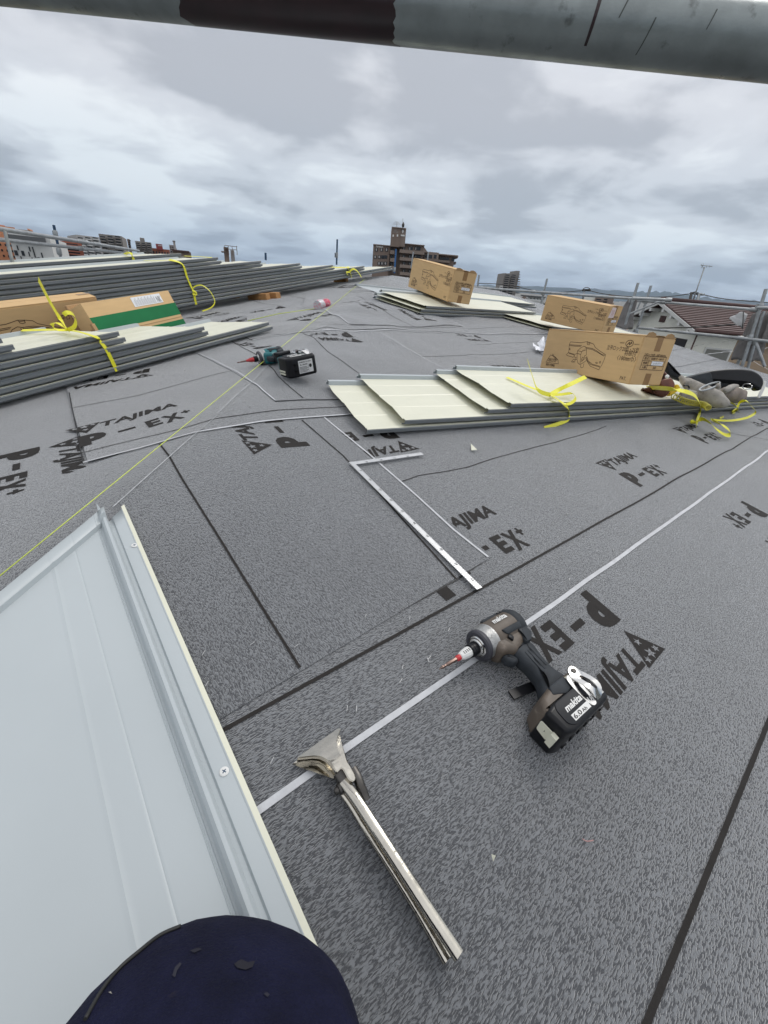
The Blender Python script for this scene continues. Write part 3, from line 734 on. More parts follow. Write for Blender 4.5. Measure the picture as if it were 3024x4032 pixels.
def bar(pts, name, w, h, m, hz):
    q = smooth_path([P(a, b, z) for (a, b), z in zip(pts, hz)], 6); bm = bmesh.new(); rings = []
    for i, p in enumerate(q):
        t = (q[min(i+1, len(q)-1)]-q[max(i-1, 0)]).normalized(); s_ = t.cross(NRM_A).normalized(); u_ = s_.cross(t)
        ring = []
        for k in range(16):
            an = 2*math.pi*k/16; c_, s2 = math.cos(an), math.sin(an)
            ring.append(bm.verts.new(p+s_*(w/2*math.copysign(abs(c_)**.6, c_))+u_*(h/2*math.copysign(abs(s2)**.6, s2))))
        rings.append(ring)
    for a, b in zip(rings, rings[1:]):
        for k in range(16): bm.faces.new((a[k], a[(k+1) % 16], b[(k+1) % 16], b[k]))
    bm.faces.new(rings[0][::-1]); bm.faces.new(rings[-1])
    return obj(name, bm, m, tg, angle=50)
bar([(742, 1690), (768, 1724), (805, 1780), (860, 1865), (925, 1965), (991, 2064)], 'handle', .0115, .0085, M_steel, [.020, .0245, .026, .026, .025, .024])
bar([(733, 1700), (758, 1733), (793, 1790), (850, 1878), (912, 1978), (966, 2074)], 'handle', .0105, .0075, M_steel, [.010, .0095, .0085, .008, .007, .0065])
bar([(762, 1662), (772, 1680), (781, 1704), (790, 1728)], 'joint_arm', .010, .012, M_dsteel, [.018, .018, .016, .012])
bar([(738, 1664), (748, 1680), (760, 1692)], 'hinge', .022, .011, M_dsteel, [.018, .017, .016])
rv = P(736, 1703, .016); ax = (P(745, 1697, .016)-P(725, 1710, .016)).normalized()
bm = bmesh.new(); mt = Matrix.Translation(rv) @ Vector((1, 0, 0)).rotation_difference(-ax).to_matrix().to_4x4()
add_lathe(bm, [(-.012, .0062), (.0015, .0062), (.0030, .0058), (.0035, .0040), (.0065, .0038), (.0078, .0028), (.0080, .0001)], 20, 'X', mat=mt); obj('rivet', bm, M_dsteel, tg, angle=35)

# ---- cordless impact drivers
def ring_plate(bm, outer, inner, z0, z1, zf=None):
    zf = zf or (lambda p: 0); n = len(outer)
    L = [[bm.verts.new((p[0], p[1], z+zf(p))) for p in q] for q, z in ((outer, z0), (outer, z1), (inner, z1), (inner, z0))]
    for a, b in zip(L, L[1:]+L[:1]):
        for k in range(n): bm.faces.new((a[k], a[(k+1) % n], b[(k+1) % n], b[k]))
def ell(cx_, cy_, a, b, n=24, p=.8): 
    return [(cx_+a*math.copysign(abs(math.cos(2*math.pi*k/n))**p, math.cos(2*math.pi*k/n)), cy_+b*math.copysign(abs(math.sin(2*math.pi*k/n))**p, math.sin(2*math.pi*k/n))) for k in range(n)]
def driver(mw_, label, shell, sleeve, group, front_label, hooks, gk=.76, gx_=.035):
    d = thing('impact_driver', label, 'power tool', mat=mw_, group=group)
    def part(name, bm, m, par=None, angle=40): 
        o = obj(name, bm, m, par or d, angle=angle); return o
    # motor housing: rounded shell that narrows to the trigger guard
    bm = bmesh.new()
    prof_ = [(-.026, .0295), (-.018, .0325), (.020, .0335), (.040, .0325)]
    add_lathe(bm, prof_, 32, 'X')
    pillow(bm, round_poly([(.046, .012), (-.030, .014), (-.0335, -.012), (-.036, -.030), (-.029, -.039), (-.020, -.041), (-.008, -.052), (.008, -.046), (.034, -.040), (.050, -.020)], .008), -.024, .024, .012, 4)
    hs = part('motor_housing', bm, shell, angle=50)
    bm = bmesh.new(); add_lathe(bm, [(.037, .0325), (.040, .0345), (.048, .0345), (.056, .0315), (.0605, .026), (.062, .018), (.062, .0001)], 32, 'X')
    part('rear_cap', bm, M_rubber)
    bm = bmesh.new()
    for k in range(3): add_box(bm, (.053-.000*k, -.012+.011*k, .0262-.003*abs(k-1)), (.0555, -.009+.011*k, .0330-.0030*abs(k-1)))
    for k in range(2): add_box(bm, (.026+.008*k, -.017, .0275), (.030+.008*k, -.010, .0303)); add_box(bm, (.022+.008*k, .026, .018), (.026+.008*k, .0285, .0245))
    part('vent', bm, M_black, hs)
    # rubber stripes and side pads
    bm = bmesh.new()
    mt = Matrix.Rotation(R_(38), 4, 'X')
    pillow(bm, round_poly([(-.020, -.006), (.036, -.008), (.040, .006), (-.014, .008)], .003), .030, .0352, .002, 2, mat=Matrix.Rotation(R_(-62), 4, 'X'))
    pillow(bm, round_poly([(-.002, -.006), (.038, -.007), (.040, .005), (-.010, .006), (-.008, .001)], .003), .0295, .0352, .002, 2, mat=Matrix.Rotation(R_(24), 4, 'X'))
    pillow(bm, round_poly([(.024, -.004), (.052, 0), (.052, -.036), (.036, -.048), (.020, -.046), (.026, -.030)], .004), .012, .0262, .004, 2)
    part('grip_pad', bm, M_rubber, hs)
    # gear case, bumper, chuck, bit
    bm = bmesh.new(); add_lathe(bm, [(-.022, .0315), (-.030, .0305), (-.040, .0275), (-.046, .0255), (-.0465, .018)], 32, 'X'); gc = part('gear_case', bm, M_alu)
    bm = bmesh.new(); add_lathe(bm, [(-.040, .0270), (-.043, .0292), (-.049, .0290), (-.052, .0262), (-.0525, .0205), (-.048, .0195)], 32, 'X'); part('nose_bumper', bm, mat('bumper_rubber', (.045, .045, .055), .5), gc)
    bm = bmesh.new(); add_lathe(bm, [(-.046, .020), (-.0515, .0198), (-.053, .0175), (-.050, .0165)], 28, 'X'); add_lathe(bm, [(-.046, .0158), (-.0545, .0156), (-.056, .0142), (-.0565, .0120)], 28, 'X'); part('nose_ring', bm, M_chrome, gc)
    bm = bmesh.new(); add_lathe(bm, [(-.050, .0115), (-.058, .0125), (-.066, .0122), (-.067, .0110), (-.0675, .0125), (-.072, .0120), (-.073, .0100), (-.073, .0001)], 28, 'X'); ck = part('chuck', bm, M_black)
    bm = bmesh.new(); add_lathe(bm, [(-.071, .0092), (-.078, .0098), (-.090, .0082), (-.096, .0066), (-.098, .0040)], 12, 'X'); part('bit_sleeve', bm, sleeve, ck, angle=25)
    bm = bmesh.new()
    for k in range(4): add_box(bm, (-.090+.004*k, -.0025, .0075), (-.0885+.004*k, .0025, .0101-.0006*(3-k)))
    part('sleeve_slot', bm, M_black, ck)
    bm = bmesh.new(); add_lathe(bm, [(-.096, .0050), (-.103, .0052), (-.106, .0040), (-.1065, .0030)], 16, 'X'); part('collar', bm, M_red, ck)
    bm = bmesh.new(); add_lathe(bm, [(-.105, .0036), (-.128, .0036), (-.130, .0024), (-.136, .0024), (-.137, .0032), (-.140, .0032), (-.142, .0020), (-.147, .0008)], 6, 'X'); part('bit', bm, mat('bit_steel', (.20, .14, .12), .35, metal=.8), ck)
    # handle
    bm = bmesh.new()
    pillow(bm, round_poly([(-.012, -.036), (.034, -.030), (.044, -.052), (.038, -.085), (.036, -.118), (.046, -.150), (.040, -.162), (-.018, -.162), (-.024, -.150), (-.006, -.125), (-.004, -.090), (-.008, -.060)], .010), -.0185, .0185, .013, 4)
    h_ = part('handle', bm, M_rubber, angle=60)
    bm = bmesh.new()
    for k in range(3): pillow(bm, round_poly([(.006+.008*k, -.060), (.0105+.008*k, -.060), (.0095+.008*k, -.118+.004*k), (.005+.008*k, -.118+.004*k)], .002), .0165, .0197, .0012, 2)
    part('grip_rib', bm, M_rubber, h_)
    bm = bmesh.new(); pillow(bm, round_poly([(-.030, -.038), (-.010, -.040), (-.006, -.062), (-.012, -.068), (-.020, -.066), (-.028, -.055)], .006), -.011, .011, .007, 3); part('trigger', bm, M_rubber)
    bm = bmesh.new(); pillow(bm, round_poly([(-.006, -.022), (.004, -.017), (.006, -.028), (-.002, -.033)], .003), .020, .0285, .002, 2); part('direction_switch', bm, M_black)
    # foot and battery
    bm = bmesh.new(); pillow(bm, round_poly([(-.066, -.186), (-.052, -.158), (-.022, -.149), (.040, -.149), (.054, -.158), (.058, -.186)], .006), -.0345, .0345, .010, 4); ft = part('foot', bm, shell, angle=50)
    bm = bmesh.new(); pillow(bm, round_poly([(-.024, -.150), (.016, -.150), (.020, -.176), (-.004, -.180), (-.030, -.166)], .004), .020, .0362, .003, 2); part('panel_pad', bm, M_rubber, ft)
    bm = bmesh.new(); pillow(bm, round_poly([(-.066, -.182), (-.046, -.176), (.060, -.176), (.063, -.182), (.063, -.226), (.054, -.236), (-.046, -.238), (-.062, -.230)], .007), -.0375, .0375, .008, 4); bt = part('battery', bm, M_black, angle=50)
    bm = bmesh.new(); pillow(bm, round_poly([(-.044, -.180), (.056, -.180), (.057, -.226), (.050, -.230), (-.040, -.230), (-.050, -.220), (-.050, -.192)], .006), .0365, .0392, .0015, 2); part('battery_side', bm, mat('battery_grey', (.013, .0145, .018), .5, spec=.3), bt)
    dst = ([], []); text2d('makita', -.036, -.2065, .044, .0135, .03, .25, dst); text2d('18V', .014, -.2220, .024, .0130, .02, .2, dst)
    decal('lettering', dst, M_ink_w, lambda x, y: Vector((x, y, .0396)), bt)
    dst = ([], []); poly2d([(-.035, -.2255), (.010, -.2255), (.012, -.2130), (-.035, -.2130)], dst); poly2d([(.038, -.2220), (.054, -.2220), (.054, -.2150), (.038, -.2150)], dst)
    decal('rating_plate', dst, M_ink_w, lambda x, y: Vector((x, y, .0395)), bt)
    dst = ([], []); text2d('6.0', -.033, -.2238, .020, .0090, .015, 0, dst); text2d('Ah', -.011, -.2238, .012, .0065, .01, 0, dst); text2d('Li-ion', .0395, -.2205, .013, .004, .01, 0, dst)
    decal('rating', dst, M_ink_k, lambda x, y: Vector((x, y, .0399)), bt)
    mt = Matrix.Rotation(R_(-28), 4, 'X')
    dst = ([], []); text2d('makita', -.013, -.0045, .038, .0125, .03, .25, dst)
    decal('lettering', dst, M_ink_w, lambda x, y: Vector((x+.001, y*math.cos(R_(20))+.0118, math.sqrt(max(0, .0342**2-(y*math.cos(R_(20))+.0118)**2))+.0005)), hs)
    dst = ([], []); text2d('BRUSHLESS', -.002, -.158, .034, .0042, .02, 0, dst)
    decal('lettering', dst, M_cream, lambda x, y: Vector((x, y, .0350)), ft)
    # belt clip: polished pressed plate with a long slot, standing off the foot
    bm = bmesh.new(); o_ = ell(.036, -.186, .0145, .040, 28, .75); i_ = ell(.036, -.190, .0048, .020, 28, .8)
    zf_ = lambda p: .0 + .010*max(0, min(1, (-.165-p[1])/.03)) - .012*max(0, (-.205-p[1])/.02)**2
    ring_plate(bm, o_, i_, .0395, .0415, zf_); cl = part('belt_clip', bm, M_chrome)
    bm = bmesh.new(); add_lathe(bm, [(.034, .0060), (.0425, .0060), (.0445, .0040), (.0446, .0001)], 16, 'Z', origin=(.036, -.157, 0)); part('screw', bm, M_dsteel, cl)
    bm = bmesh.new(); ring_plate(bm, ell(.020, -.192, .010, .036, 28, .75), ell(.020, -.195, .0040, .022, 28, .8), .0380, .0395); part('bit_holder', bm, M_chrome, cl)
    if front_label:      # rating sticker on the battery's underside
        dst = ([], []); poly2d([(-.020, -.024), (.040, -.024), (.040, .024), (-.020, .024)], dst)
        decal('sticker', dst, mat('label_white', (.62, .62, .62), .5), lambda x, y: Vector((x, -.2384, y)), bt)
        dst = ([], []); text2d('makita Li-ion', -.017, .015, .050, .006, .02, 0, dst); text2d('BL1860B', -.014, .005, .030, .006, .01, 0, dst)
        for k in range(5): line2d([(-.017, -.001-.0045*k), (.014+.004*(k % 2), -.001-.0045*k)], .0018, dst)
        line2d([(.020, .010), (.020, -.021)], .001, dst); poly2d([(x_, y_) for x_, y_ in ell(.029, .000, .006, .007, 16, 1)], dst)
        decal('lettering', dst, M_ink_k, lambda x, y: Vector((x, -.2388, y)), bt)
        bm = bmesh.new()
        for s2 in (-1, 1):
            for k in range(4): add_box(bm, (-.040, -.2405, s2*(.012+.0*k)-.004+.000), (-.030, -.2375, s2*.012+.004))
        part('foot_rib', bm, M_black, bt)
    else:
        bm = bmesh.new()
        for k in range(5): add_box(bm, (-.045+.022*k, -.2405, -.018), (-.035+.022*k, -.2370, -.012)); add_box(bm, (-.045+.022*k, -.2405, .012), (-.035+.022*k, -.2370, .018))
        part('foot_rib', bm, M_black, bt)
    if hooks == 'cream':
        bm = bmesh.new()
        pillow(bm, round_poly([(-.212, -.008), (-.186, -.006), (-.184, .016), (-.214, .018)], .004), .0655, .0668, .0004, 1, mat=Matrix(((0, 0, -1, 0), (1, 0, 0, 0), (0, 1, 0, 0), (0, 0, 0, 1))))
        add_box(bm, (-.072, -.226, -.006), (-.064, -.2125, .018)); add_lathe(bm, [(.0665, .0022), (.0675, .0015), (.0676, .0001)], 10, 'X', origin=(-.1345, -.198, .006))
        part('latch_plate', bm, M_cream, bt)
        bm = bmesh.new(); add_lathe(bm, [(-.0672, .0020), (-.0666, .0020)], 10, 'X', origin=(0, -.199, .005)); part('latch_hole', bm, M_black, bt)
    else:
        bm = bmesh.new(); add_box(bm, (-.0675, -.216, -.026), (-.0635, -.186, -.020)); add_box(bm, (-.0675, -.216, -.016), (-.0635, -.186, -.010)); part('button', bm, M_cream, bt)
        bm = bmesh.new(); pillow(bm, round_poly([(-.060, -.150), (-.010, -.146), (.010, -.160), (-.050, -.172)], .006), .030, .048, .004, 2); part('hand_strap', bm, M_black, ft)
    # shorten and rake the grip towards the nose
    def walk(o):
        for c_ in list(C.objects):
            if c_.parent == o:
                if c_.data and c_.data.users == 1 and c_.name.split('.')[0] not in ():
                    for v in c_.data.vertices:
                        if v.co.y < -.045: yy = v.co.y+.045; v.co.y = -.045+yy*gk; v.co.x += yy*gx_
                walk(c_)
    walk(d)
    return d
m_ = roof_frame((.470, .2360), -3, .0315, plan=True, s=.87)
driver(m_, 'brown and charcoal impact driver lying in front, nose towards the tongs', M_brown, M_ink_w, 'cordless impact drivers lying on the felt', False, 'cream')
m_ = roof_frame((.752, 1.632), -5, .034, plan=True, s=.93)
driver(m_, 'teal impact driver with a red bit sleeve on the felt beside the hip', M_teal, M_red, 'cordless impact drivers lying on the felt', True, 'none', 1.26, -.16)
# black elastic tab under the brown driver
bm = bmesh.new(); add_ribbon(bm, smooth_path([P(1104, 1502, .004), P(1132, 1490, .006), P(1165, 1478, .012)], 4), .014, .003, NRM_A)
tag(obj('elastic_tab', bm, M_black), 'short black elastic tab sticking out from under the brown driver', 'strap')

# ---- the kneeling worker: thigh, knee and shin in navy work trousers
K0 = Vector(fw)*.31+Vector(ray(462, 2120))*0
def camp(px, py, dep):
    """point seen at a pixel with depth dep along the view axis"""
    d = ray(px, py); return Vector(d*(dep/FPX))
per = thing('person', 'kneeling worker in dark navy trousers, one knee at the bottom edge', 'person')
kn = camp(486, 2268, .262)
hipj = kn + Vector((-.26, -.34, .17)); mid = kn.lerp(hipj, .5)+Vector((0, 0, .02))
ank = Vector((kn.x-.20, kn.y-.36, roofz(kn.x-.20, kn.y-.36)+.055))
toe = Vector((ank.x-.10, ank.y-.13, ank.z-.015))
def skin(name, verts, edges, radii, m, root=0, sub=3):
    me = bpy.data.meshes.new(name); me.from_pydata([tuple(v) for v in verts], edges, []); me.materials.append(m)
    o = bpy.data.objects.new(name, me); C.objects.link(o)
    o.modifiers.new('skin', 'SKIN')
    sv = me.skin_vertices[0].data
    for i, r in enumerate(radii): sv[i].radius = (r, r) if isinstance(r, float) else r; sv[i].use_root = (i == root)
    o.modifiers.new('sub', 'SUBSURF').levels = sub; o.modifiers['sub'].render_levels = sub
    bpy.context.view_layer.update()
    me2 = bpy.data.meshes.new_from_object(o.evaluated_get(bpy.context.evaluated_depsgraph_get()))
    bpy.data.objects.remove(o); bpy.data.meshes.remove(me); me2.name = name
    me2.polygons.foreach_set('use_smooth', [True]*len(me2.polygons))
    return me2
me = skin('body', [hipj, mid, kn.lerp(mid, .35), kn, kn+Vector((-.05, -.075, -.02)), kn.lerp(ank, .55), ank, toe], [(0, 1), (1, 2), (2, 3), (3, 4), (4, 5), (5, 6), (6, 7)],
          [.085, .075, .062, .050, .045, .045, .034, .03], mat('sock', (.03, .03, .035), .8))
link(bpy.data.objects.new('body', me), per)
KR = .136
me = skin('trousers', [hipj, mid, kn.lerp(mid, .45)+Vector((0, 0, .004)), kn, kn+Vector((.030, .050, -.012)), kn+Vector((-.06, -.10, -.03)), kn.lerp(ank, .55), ank], [(0, 1), (1, 2), (2, 3), (3, 4), (3, 5), (5, 6), (6, 7)],
          [.125, .125, .120, KR, .070, .070, .068, .055], M_navy)
for v in me.vertices:
    v.co += Vector((noise.noise(v.co*9), noise.noise(v.co*9+Vector((5, 0, 0))), noise.noise(v.co*9+Vector((0, 5, 0)))))*.006
trs = link(bpy.data.objects.new('trousers', me), per)
from mathutils.bvhtree import BVHTree
bm = bmesh.new(); bm.from_mesh(me); bvh = BVHTree.FromBMesh(bm); bm.free()
def hit(px, py, e=.001):
    d = Vector(ray(px, py)).normalized(); l_, n_, i_, dd = bvh.ray_cast(Vector((0, 0, 0)), d); return (l_+n_*e) if l_ is not None else None
sm_ = [hit(a, b) for a, b in ((186, 2205), (223, 2140), (260, 2095), (300, 2060), (345, 2025), (390, 2005))]; sm_ = [p for p in sm_ if p]
if len(sm_) > 2:
    bm = bmesh.new(); add_tube(bm, smooth_path(sm_, 5), .0011, 6); obj('seam', bm, M_ink_k, trs)
for nm, pts, m in (('mud_stain', [(505, 2085), (520, 2075), (535, 2082), (550, 2078), (545, 2092), (530, 2098), (512, 2094)], mat('mud', (.012, .0115, .019), .9)), ('mud_stain', [(410, 2056), (428, 2050), (436, 2053), (420, 2061)], mat('mud_light', (.013, .013, .022), .9)),
                   ('lint', [(372, 2110), (378, 2092), (388, 2082), (392, 2085), (382, 2100), (378, 2114)], mat('lint_grey', (.024, .024, .036), .9)), ('lint', [(569, 2150), (576, 2146), (582, 2152), (577, 2157)], mat('lint_grey2', (.02, .02, .032), .9)), ('lint', [(235, 2146), (240, 2144), (243, 2150)], M_glove)):
    q = [hit(a, b, .0007) for a, b in pts]
    if all(q): obj(nm, mkmesh(nm, q, [tuple(range(len(q)))], m), None, trs)
# ------------------------------------------------------------------ stacked roofing panels
def panel_mesh(L, w=.40, h=.024, e0=0, e1=0, seed=0, top=None):
    """one upturned seam panel, x along its length, cream face up, silver folds; ends cut a little ragged"""
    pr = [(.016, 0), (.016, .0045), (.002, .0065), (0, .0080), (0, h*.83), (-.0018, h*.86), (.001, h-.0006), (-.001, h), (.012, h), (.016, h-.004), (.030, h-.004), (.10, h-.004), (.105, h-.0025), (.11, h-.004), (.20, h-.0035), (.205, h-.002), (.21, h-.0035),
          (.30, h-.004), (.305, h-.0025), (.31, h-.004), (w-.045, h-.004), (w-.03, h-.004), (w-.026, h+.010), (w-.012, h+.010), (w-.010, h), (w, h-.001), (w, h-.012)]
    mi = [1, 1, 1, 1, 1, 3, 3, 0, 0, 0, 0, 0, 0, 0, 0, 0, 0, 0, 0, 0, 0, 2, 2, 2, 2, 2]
    nx = max(2, int(L/.25)); V = []; Fc = []; fm = []
    for j, (y, z) in enumerate(pr):
        for k in range(nx+1):
            x = L*k/nx
            if k == 0: x += .010*noise.noise(Vector((y*14, seed, 0)))+e0*(y/w)
            if k == nx: x += .010*noise.noise(Vector((y*14, seed, 5)))+e1*(y/w)
            sag = .0022*noise.noise(Vector((y*9, x*1.5, seed)))*(1 if .02 < y < w-.03 else 0)
            if (k == 0 or k == nx) and .03 < y < w-.05: sag += .006*noise.noise(Vector((y*11, seed*3.1, k)))
            V.append((x, y, z+sag))
    n = nx+1
    for j in range(len(pr)-1):
        for k in range(nx):
            Fc.append((j*n+k, j*n+k+1, (j+1)*n+k+1, (j+1)*n+k)); fm.append(mi[j])
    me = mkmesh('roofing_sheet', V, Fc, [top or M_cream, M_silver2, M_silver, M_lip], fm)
    return me
class Stack: pass
ORD = ['topmost', 'second', 'third', 'fourth', 'fifth', 'sixth', 'seventh', 'eighth', 'ninth', 'tenth', 'eleventh', 'twelfth', 'thirteenth', 'fourteenth']
def stack(p0, ang, face, layers, pitch, h0, where, group, w=.40, e0=0, e1=0, roll=0.0, tops=()):
    S = Stack(); S.ang = R_(ang); S.d = Vector((math.cos(S.ang), math.sin(S.ang), 0)); S.n = Vector((-S.d.y, S.d.x, 0)); S.p0 = Vector((p0[0], p0[1], 0)); S.face = face; S.w = w
    gx, gy = (TX, TY) if face == 'A' else (TY, TX)
    S.z = (lambda x, y: -HC+gx*x+gy*y+(0 if face == 'A' else (TY-TX)*CH))
    xd = Vector((S.d.x, S.d.y, gx*S.d.x+gy*S.d.y)).normalized(); nn_ = Vector((-gx, -gy, 1)).normalized(); yd = nn_.cross(xd)
    S.nn = nn_; S.m = Matrix((xd, yd, nn_)).transposed().to_4x4(); S.m.translation = Vector((S.p0.x, S.p0.y, S.z(S.p0.x, S.p0.y)))
    S.m = S.m @ Matrix.Rotation(R_(roll), 4, 'X'); S.nn = (S.m.to_3x3() @ Vector((0, 0, 1))).normalized()
    N = len(layers)
    for i, (s0, s1) in enumerate(layers):
        me = panel_mesh(s1-s0, w, min(.024, pitch*.96), e0, e1, i*1.7+p0[0], M_silver if i in tops else None)
        o = link(bpy.data.objects.new('roofing_sheet', me)); md = o.modifiers.new('thickness', 'SOLIDIFY'); md.thickness = .0006; md.offset = 0
        o.matrix_world = S.m @ Matrix.Translation((s0, (.004*((i*7) % 3-1)), h0+i*pitch))
        pos = ORD[N-1-i] if i > 0 else 'bottom'
        tag(o, ('%s silver grey roofing panel of the %s' if i in tops else '%s cream and grey roofing panel of the %s') % (pos, where), 'roofing panel', group)
    S.top = h0+N*pitch
    S.T = lambda s, y, h: S.m @ Vector((s, y, h))
    def front(px, py, off=-.004):     # point on the front plane of the stack
        d = Vector(ray(px, py)); n_ = S.m.to_3x3() @ Vector((0, 1, 0)); o_ = S.m @ Vector((0, off, 0))
        return d*(o_.dot(n_)/d.dot(n_))
    def level(px, py, h):
        d = Vector(ray(px, py)); o_ = S.m @ Vector((0, 0, h)); return d*(o_.dot(S.nn)/d.dot(S.nn))
    def end(px, py, s):
        d = Vector(ray(px, py)); n_ = S.m.to_3x3() @ Vector((1, 0, 0)); o_ = S.m @ Vector((s, 0, 0)); return d*(o_.dot(n_)/d.dot(n_))
    S.front, S.level = front, level
    return S
g1 = P(790, 938, .01)
Y1 = stack((g1.x, g1.y), -8.1, 'A', [(0, 3.72), (.135, 3.70), (.50, 3.66), (.595, 3.64)], .0235, .006, 'strapped stack right of the centre', 'panels of the strapped stack right of the centre', e0=.03)
g2 = P(905, 681, .01)
Y2 = stack((g2.x, g2.y), 6.0, 'A', [(0, 2.05), (.015, 2.02), (.07, 2.00)], .026, .006, 'stack under the farthest cardboard box', 'panels of the stack under the farthest box', w=.50, e0=-.06)
q = P(905, 642, .04)
Y3 = stack((q.x-.05, q.y), 3.5, 'A', [(-.38, .9), (.45, 2.35), (.5, 2.3)], .026, .006, 'stack behind the farthest cardboard box', 'panels of the stack behind the farthest box', w=.42, e0=-.05, tops=(0,))
q = P(1184, 716, .01)
Y4 = stack((q.x, q.y), -3, 'A', [(0, 1.7), (.03, 1.9)], .026, .006, 'low stack under the middle cardboard box', 'panels of the stack under the middle box', w=.60, e0=-.30)
g = P(0, 870, .02)
ends = [1.33, 1.31, .90, .88, .50, .48, .12, .10]
L1 = stack((g.x, g.y), 21.0, 'B', [(-1.7, e_) for e_ in ends], .0245, .014, 'front left strapped stack', 'panels of the front left strapped stack', e1=-.10, roll=1.5)
g = P(390, 664, .06)
ends = [3.47, 3.45, 2.77, 2.75, 2.12, 2.10, 1.55, 1.53, 1.0, .98, .52, .50]
L2 = stack((g.x, g.y), 20.9, 'B', [(-2.6, e_) for e_ in ends], .0265, .058, 'tall long stack on the left', 'panels of the tall long left stack', e1=-.12, roll=2.2)
nb = Vector((-math.sin(R_(20.9)), math.cos(R_(20.9)), 0))
ends = [2.72, 2.70, 2.28, 2.26, 1.80, 1.78, 1.36, 1.34, .94, .92, .92, .55, .53, .52]
L3 = stack((g.x+nb.x*.50, g.y+nb.y*.50), 20.9, 'B', [(-2.9, e_) for e_ in ends], .0262, .058, 'rearmost stack on the left', 'panels of the rearmost left stack', e1=-.12, roll=3.0)

# timber blocks under the long stacks
def block(c_, ang, size, label):
    bm = bev_box((-size[0]/2, -size[1]/2, 0), (size[0]/2, size[1]/2, size[2]), .002, 1)
    o = obj('timber_block', bm, M_wood); m = roof_frame((c_.x, c_.y), ang, .001, plan=True); o.matrix_world = m
    tag(o, label, 'timber block', 'timber blocks under the left stacks')
q = L2.T(1.02, .02, 0); block(q, 20.9+84, (.30, .055, .053), 'raw timber block with an orange cut end under the tall left stack')
q = L2.T(.90, .03, 0); block(q, 20.9+88, (.26, .05, .053), 'darker timber block just behind the orange ended one')
for s_ in (-1.4, 2.6):
    q = L2.T(s_, .27, 0); block(q, 20.9+90, (.20, .05, .053), 'hidden timber bearer %s the tall left stack' % ('at the near end of' if s_ < 0 else 'near the peak end of'))
for s_ in (-1.2, 1.1, 2.2):
    q = L3.T(s_, .2, 0); block(q, 20.9+90, (.34, .05, .053), 'timber bearer %s the rearmost left stack' % {-1.2: 'at the near end of', 1.1: 'under the middle of', 2.2: 'near the far end of'}[s_])

# ------------------------------------------------------------------ yellow straps
def strap(label, paths, group='yellow plastic straps tied round the panels'):
    t = thing('strap', label, 'strap', group=group)
    for k, (pts, w, up) in enumerate(paths):
        bm = bmesh.new(); add_ribbon(bm, smooth_path(pts, 6), w, .0008, up)
        obj('band' if k == 0 else 'loose_end', bm, M_strap, t)
    return t
SW = .015
def wrap(S, s, h_top, w0=0.0, h_bot=.004, slant=0.0):
    return [S.T(s+slant*0, -.004, h_bot), S.T(s+slant*.3, -.005, (h_top+h_bot)/2), S.T(s+slant*.6, -.004, h_top-.004), S.T(s+slant*.7, .006, h_top+.003), S.T(s+slant, .12, h_top+.001), S.T(s+slant*1.2, S.w-.06, h_top+.001), S.T(s+slant*1.3, S.w-.02, h_top+.013), S.T(s+slant*1.3, S.w+.004, h_top), S.T(s+slant*1.3, S.w+.004, h_bot)]
def prism_up(S): return S.nn
h = Y1.top; lv = Y1.level
kn1 = lv(1189, 853, h+.012)
UPA = (Y1.nn-Y1.m.to_3x3() @ Vector((0, 1, 0))*.9).normalized()
strap('yellow strap with a bow and an upright tail on the strapped stack right of centre', [
    ([lv(1095, 815, h+.004), lv(1144, 836, h+.006), kn1, lv(1222, 876, h+.004), Y1.front(1229, 889), Y1.front(1224, 908), Y1.front(1176, 925, -.03)], .016, UPA),
    ([kn1, lv(1163, 843, h+.04), lv(1150, 812, h+.075), lv(1140, 778, h+.11)], .017, Vector((.2, -.9, .3))),
    ([kn1, lv(1205, 843, h+.02), lv(1232, 830, h+.05), lv(1265, 814, h+.07)], .019, Vector((.1, -.5, .8))),
    ([kn1, lv(1212, 852, h+.012), lv(1236, 850, h+.02), lv(1243, 862, h+.02), lv(1226, 873, h+.015), lv(1200, 864, h+.01), kn1], .012, Vector((.1, -.6, .6)))])
def c7(a, b): return 1371.5+a*.1733, 768+b*.1733
def l7(a, b, dh): return lv(*c7(a, b), h+dh)
def f7(a, b, off=-.006): return Y1.front(*c7(a, b), off)
def r7(a, b, dz): return P(*c7(a, b), dz)
strap('yellow strap with a long folded tail hanging below the gloves', [
    ([l7(150, 397, .004), l7(400, 412, .11), l7(600, 442, .13), l7(730, 488, .12), l7(800, 575, .08), f7(818, 672, -.02), f7(800, 740, -.02), r7(775, 815, .03), r7(768, 880, .008)], .021, UPA),
    ([r7(768, 845, .02), r7(830, 790, .05), r7(930, 835, .06), r7(1030, 930, .04), r7(1130, 990, .02), r7(1185, 985, .02), r7(1175, 930, .04), r7(1080, 862, .06), r7(960, 800, .06)], .021, Vector((.2, -.75, .6))),
    ([r7(768, 845, .02), r7(730, 815, .03), r7(690, 832, .02), r7(760, 835, .02)], .014, Vector((.2, -.75, .6)))])
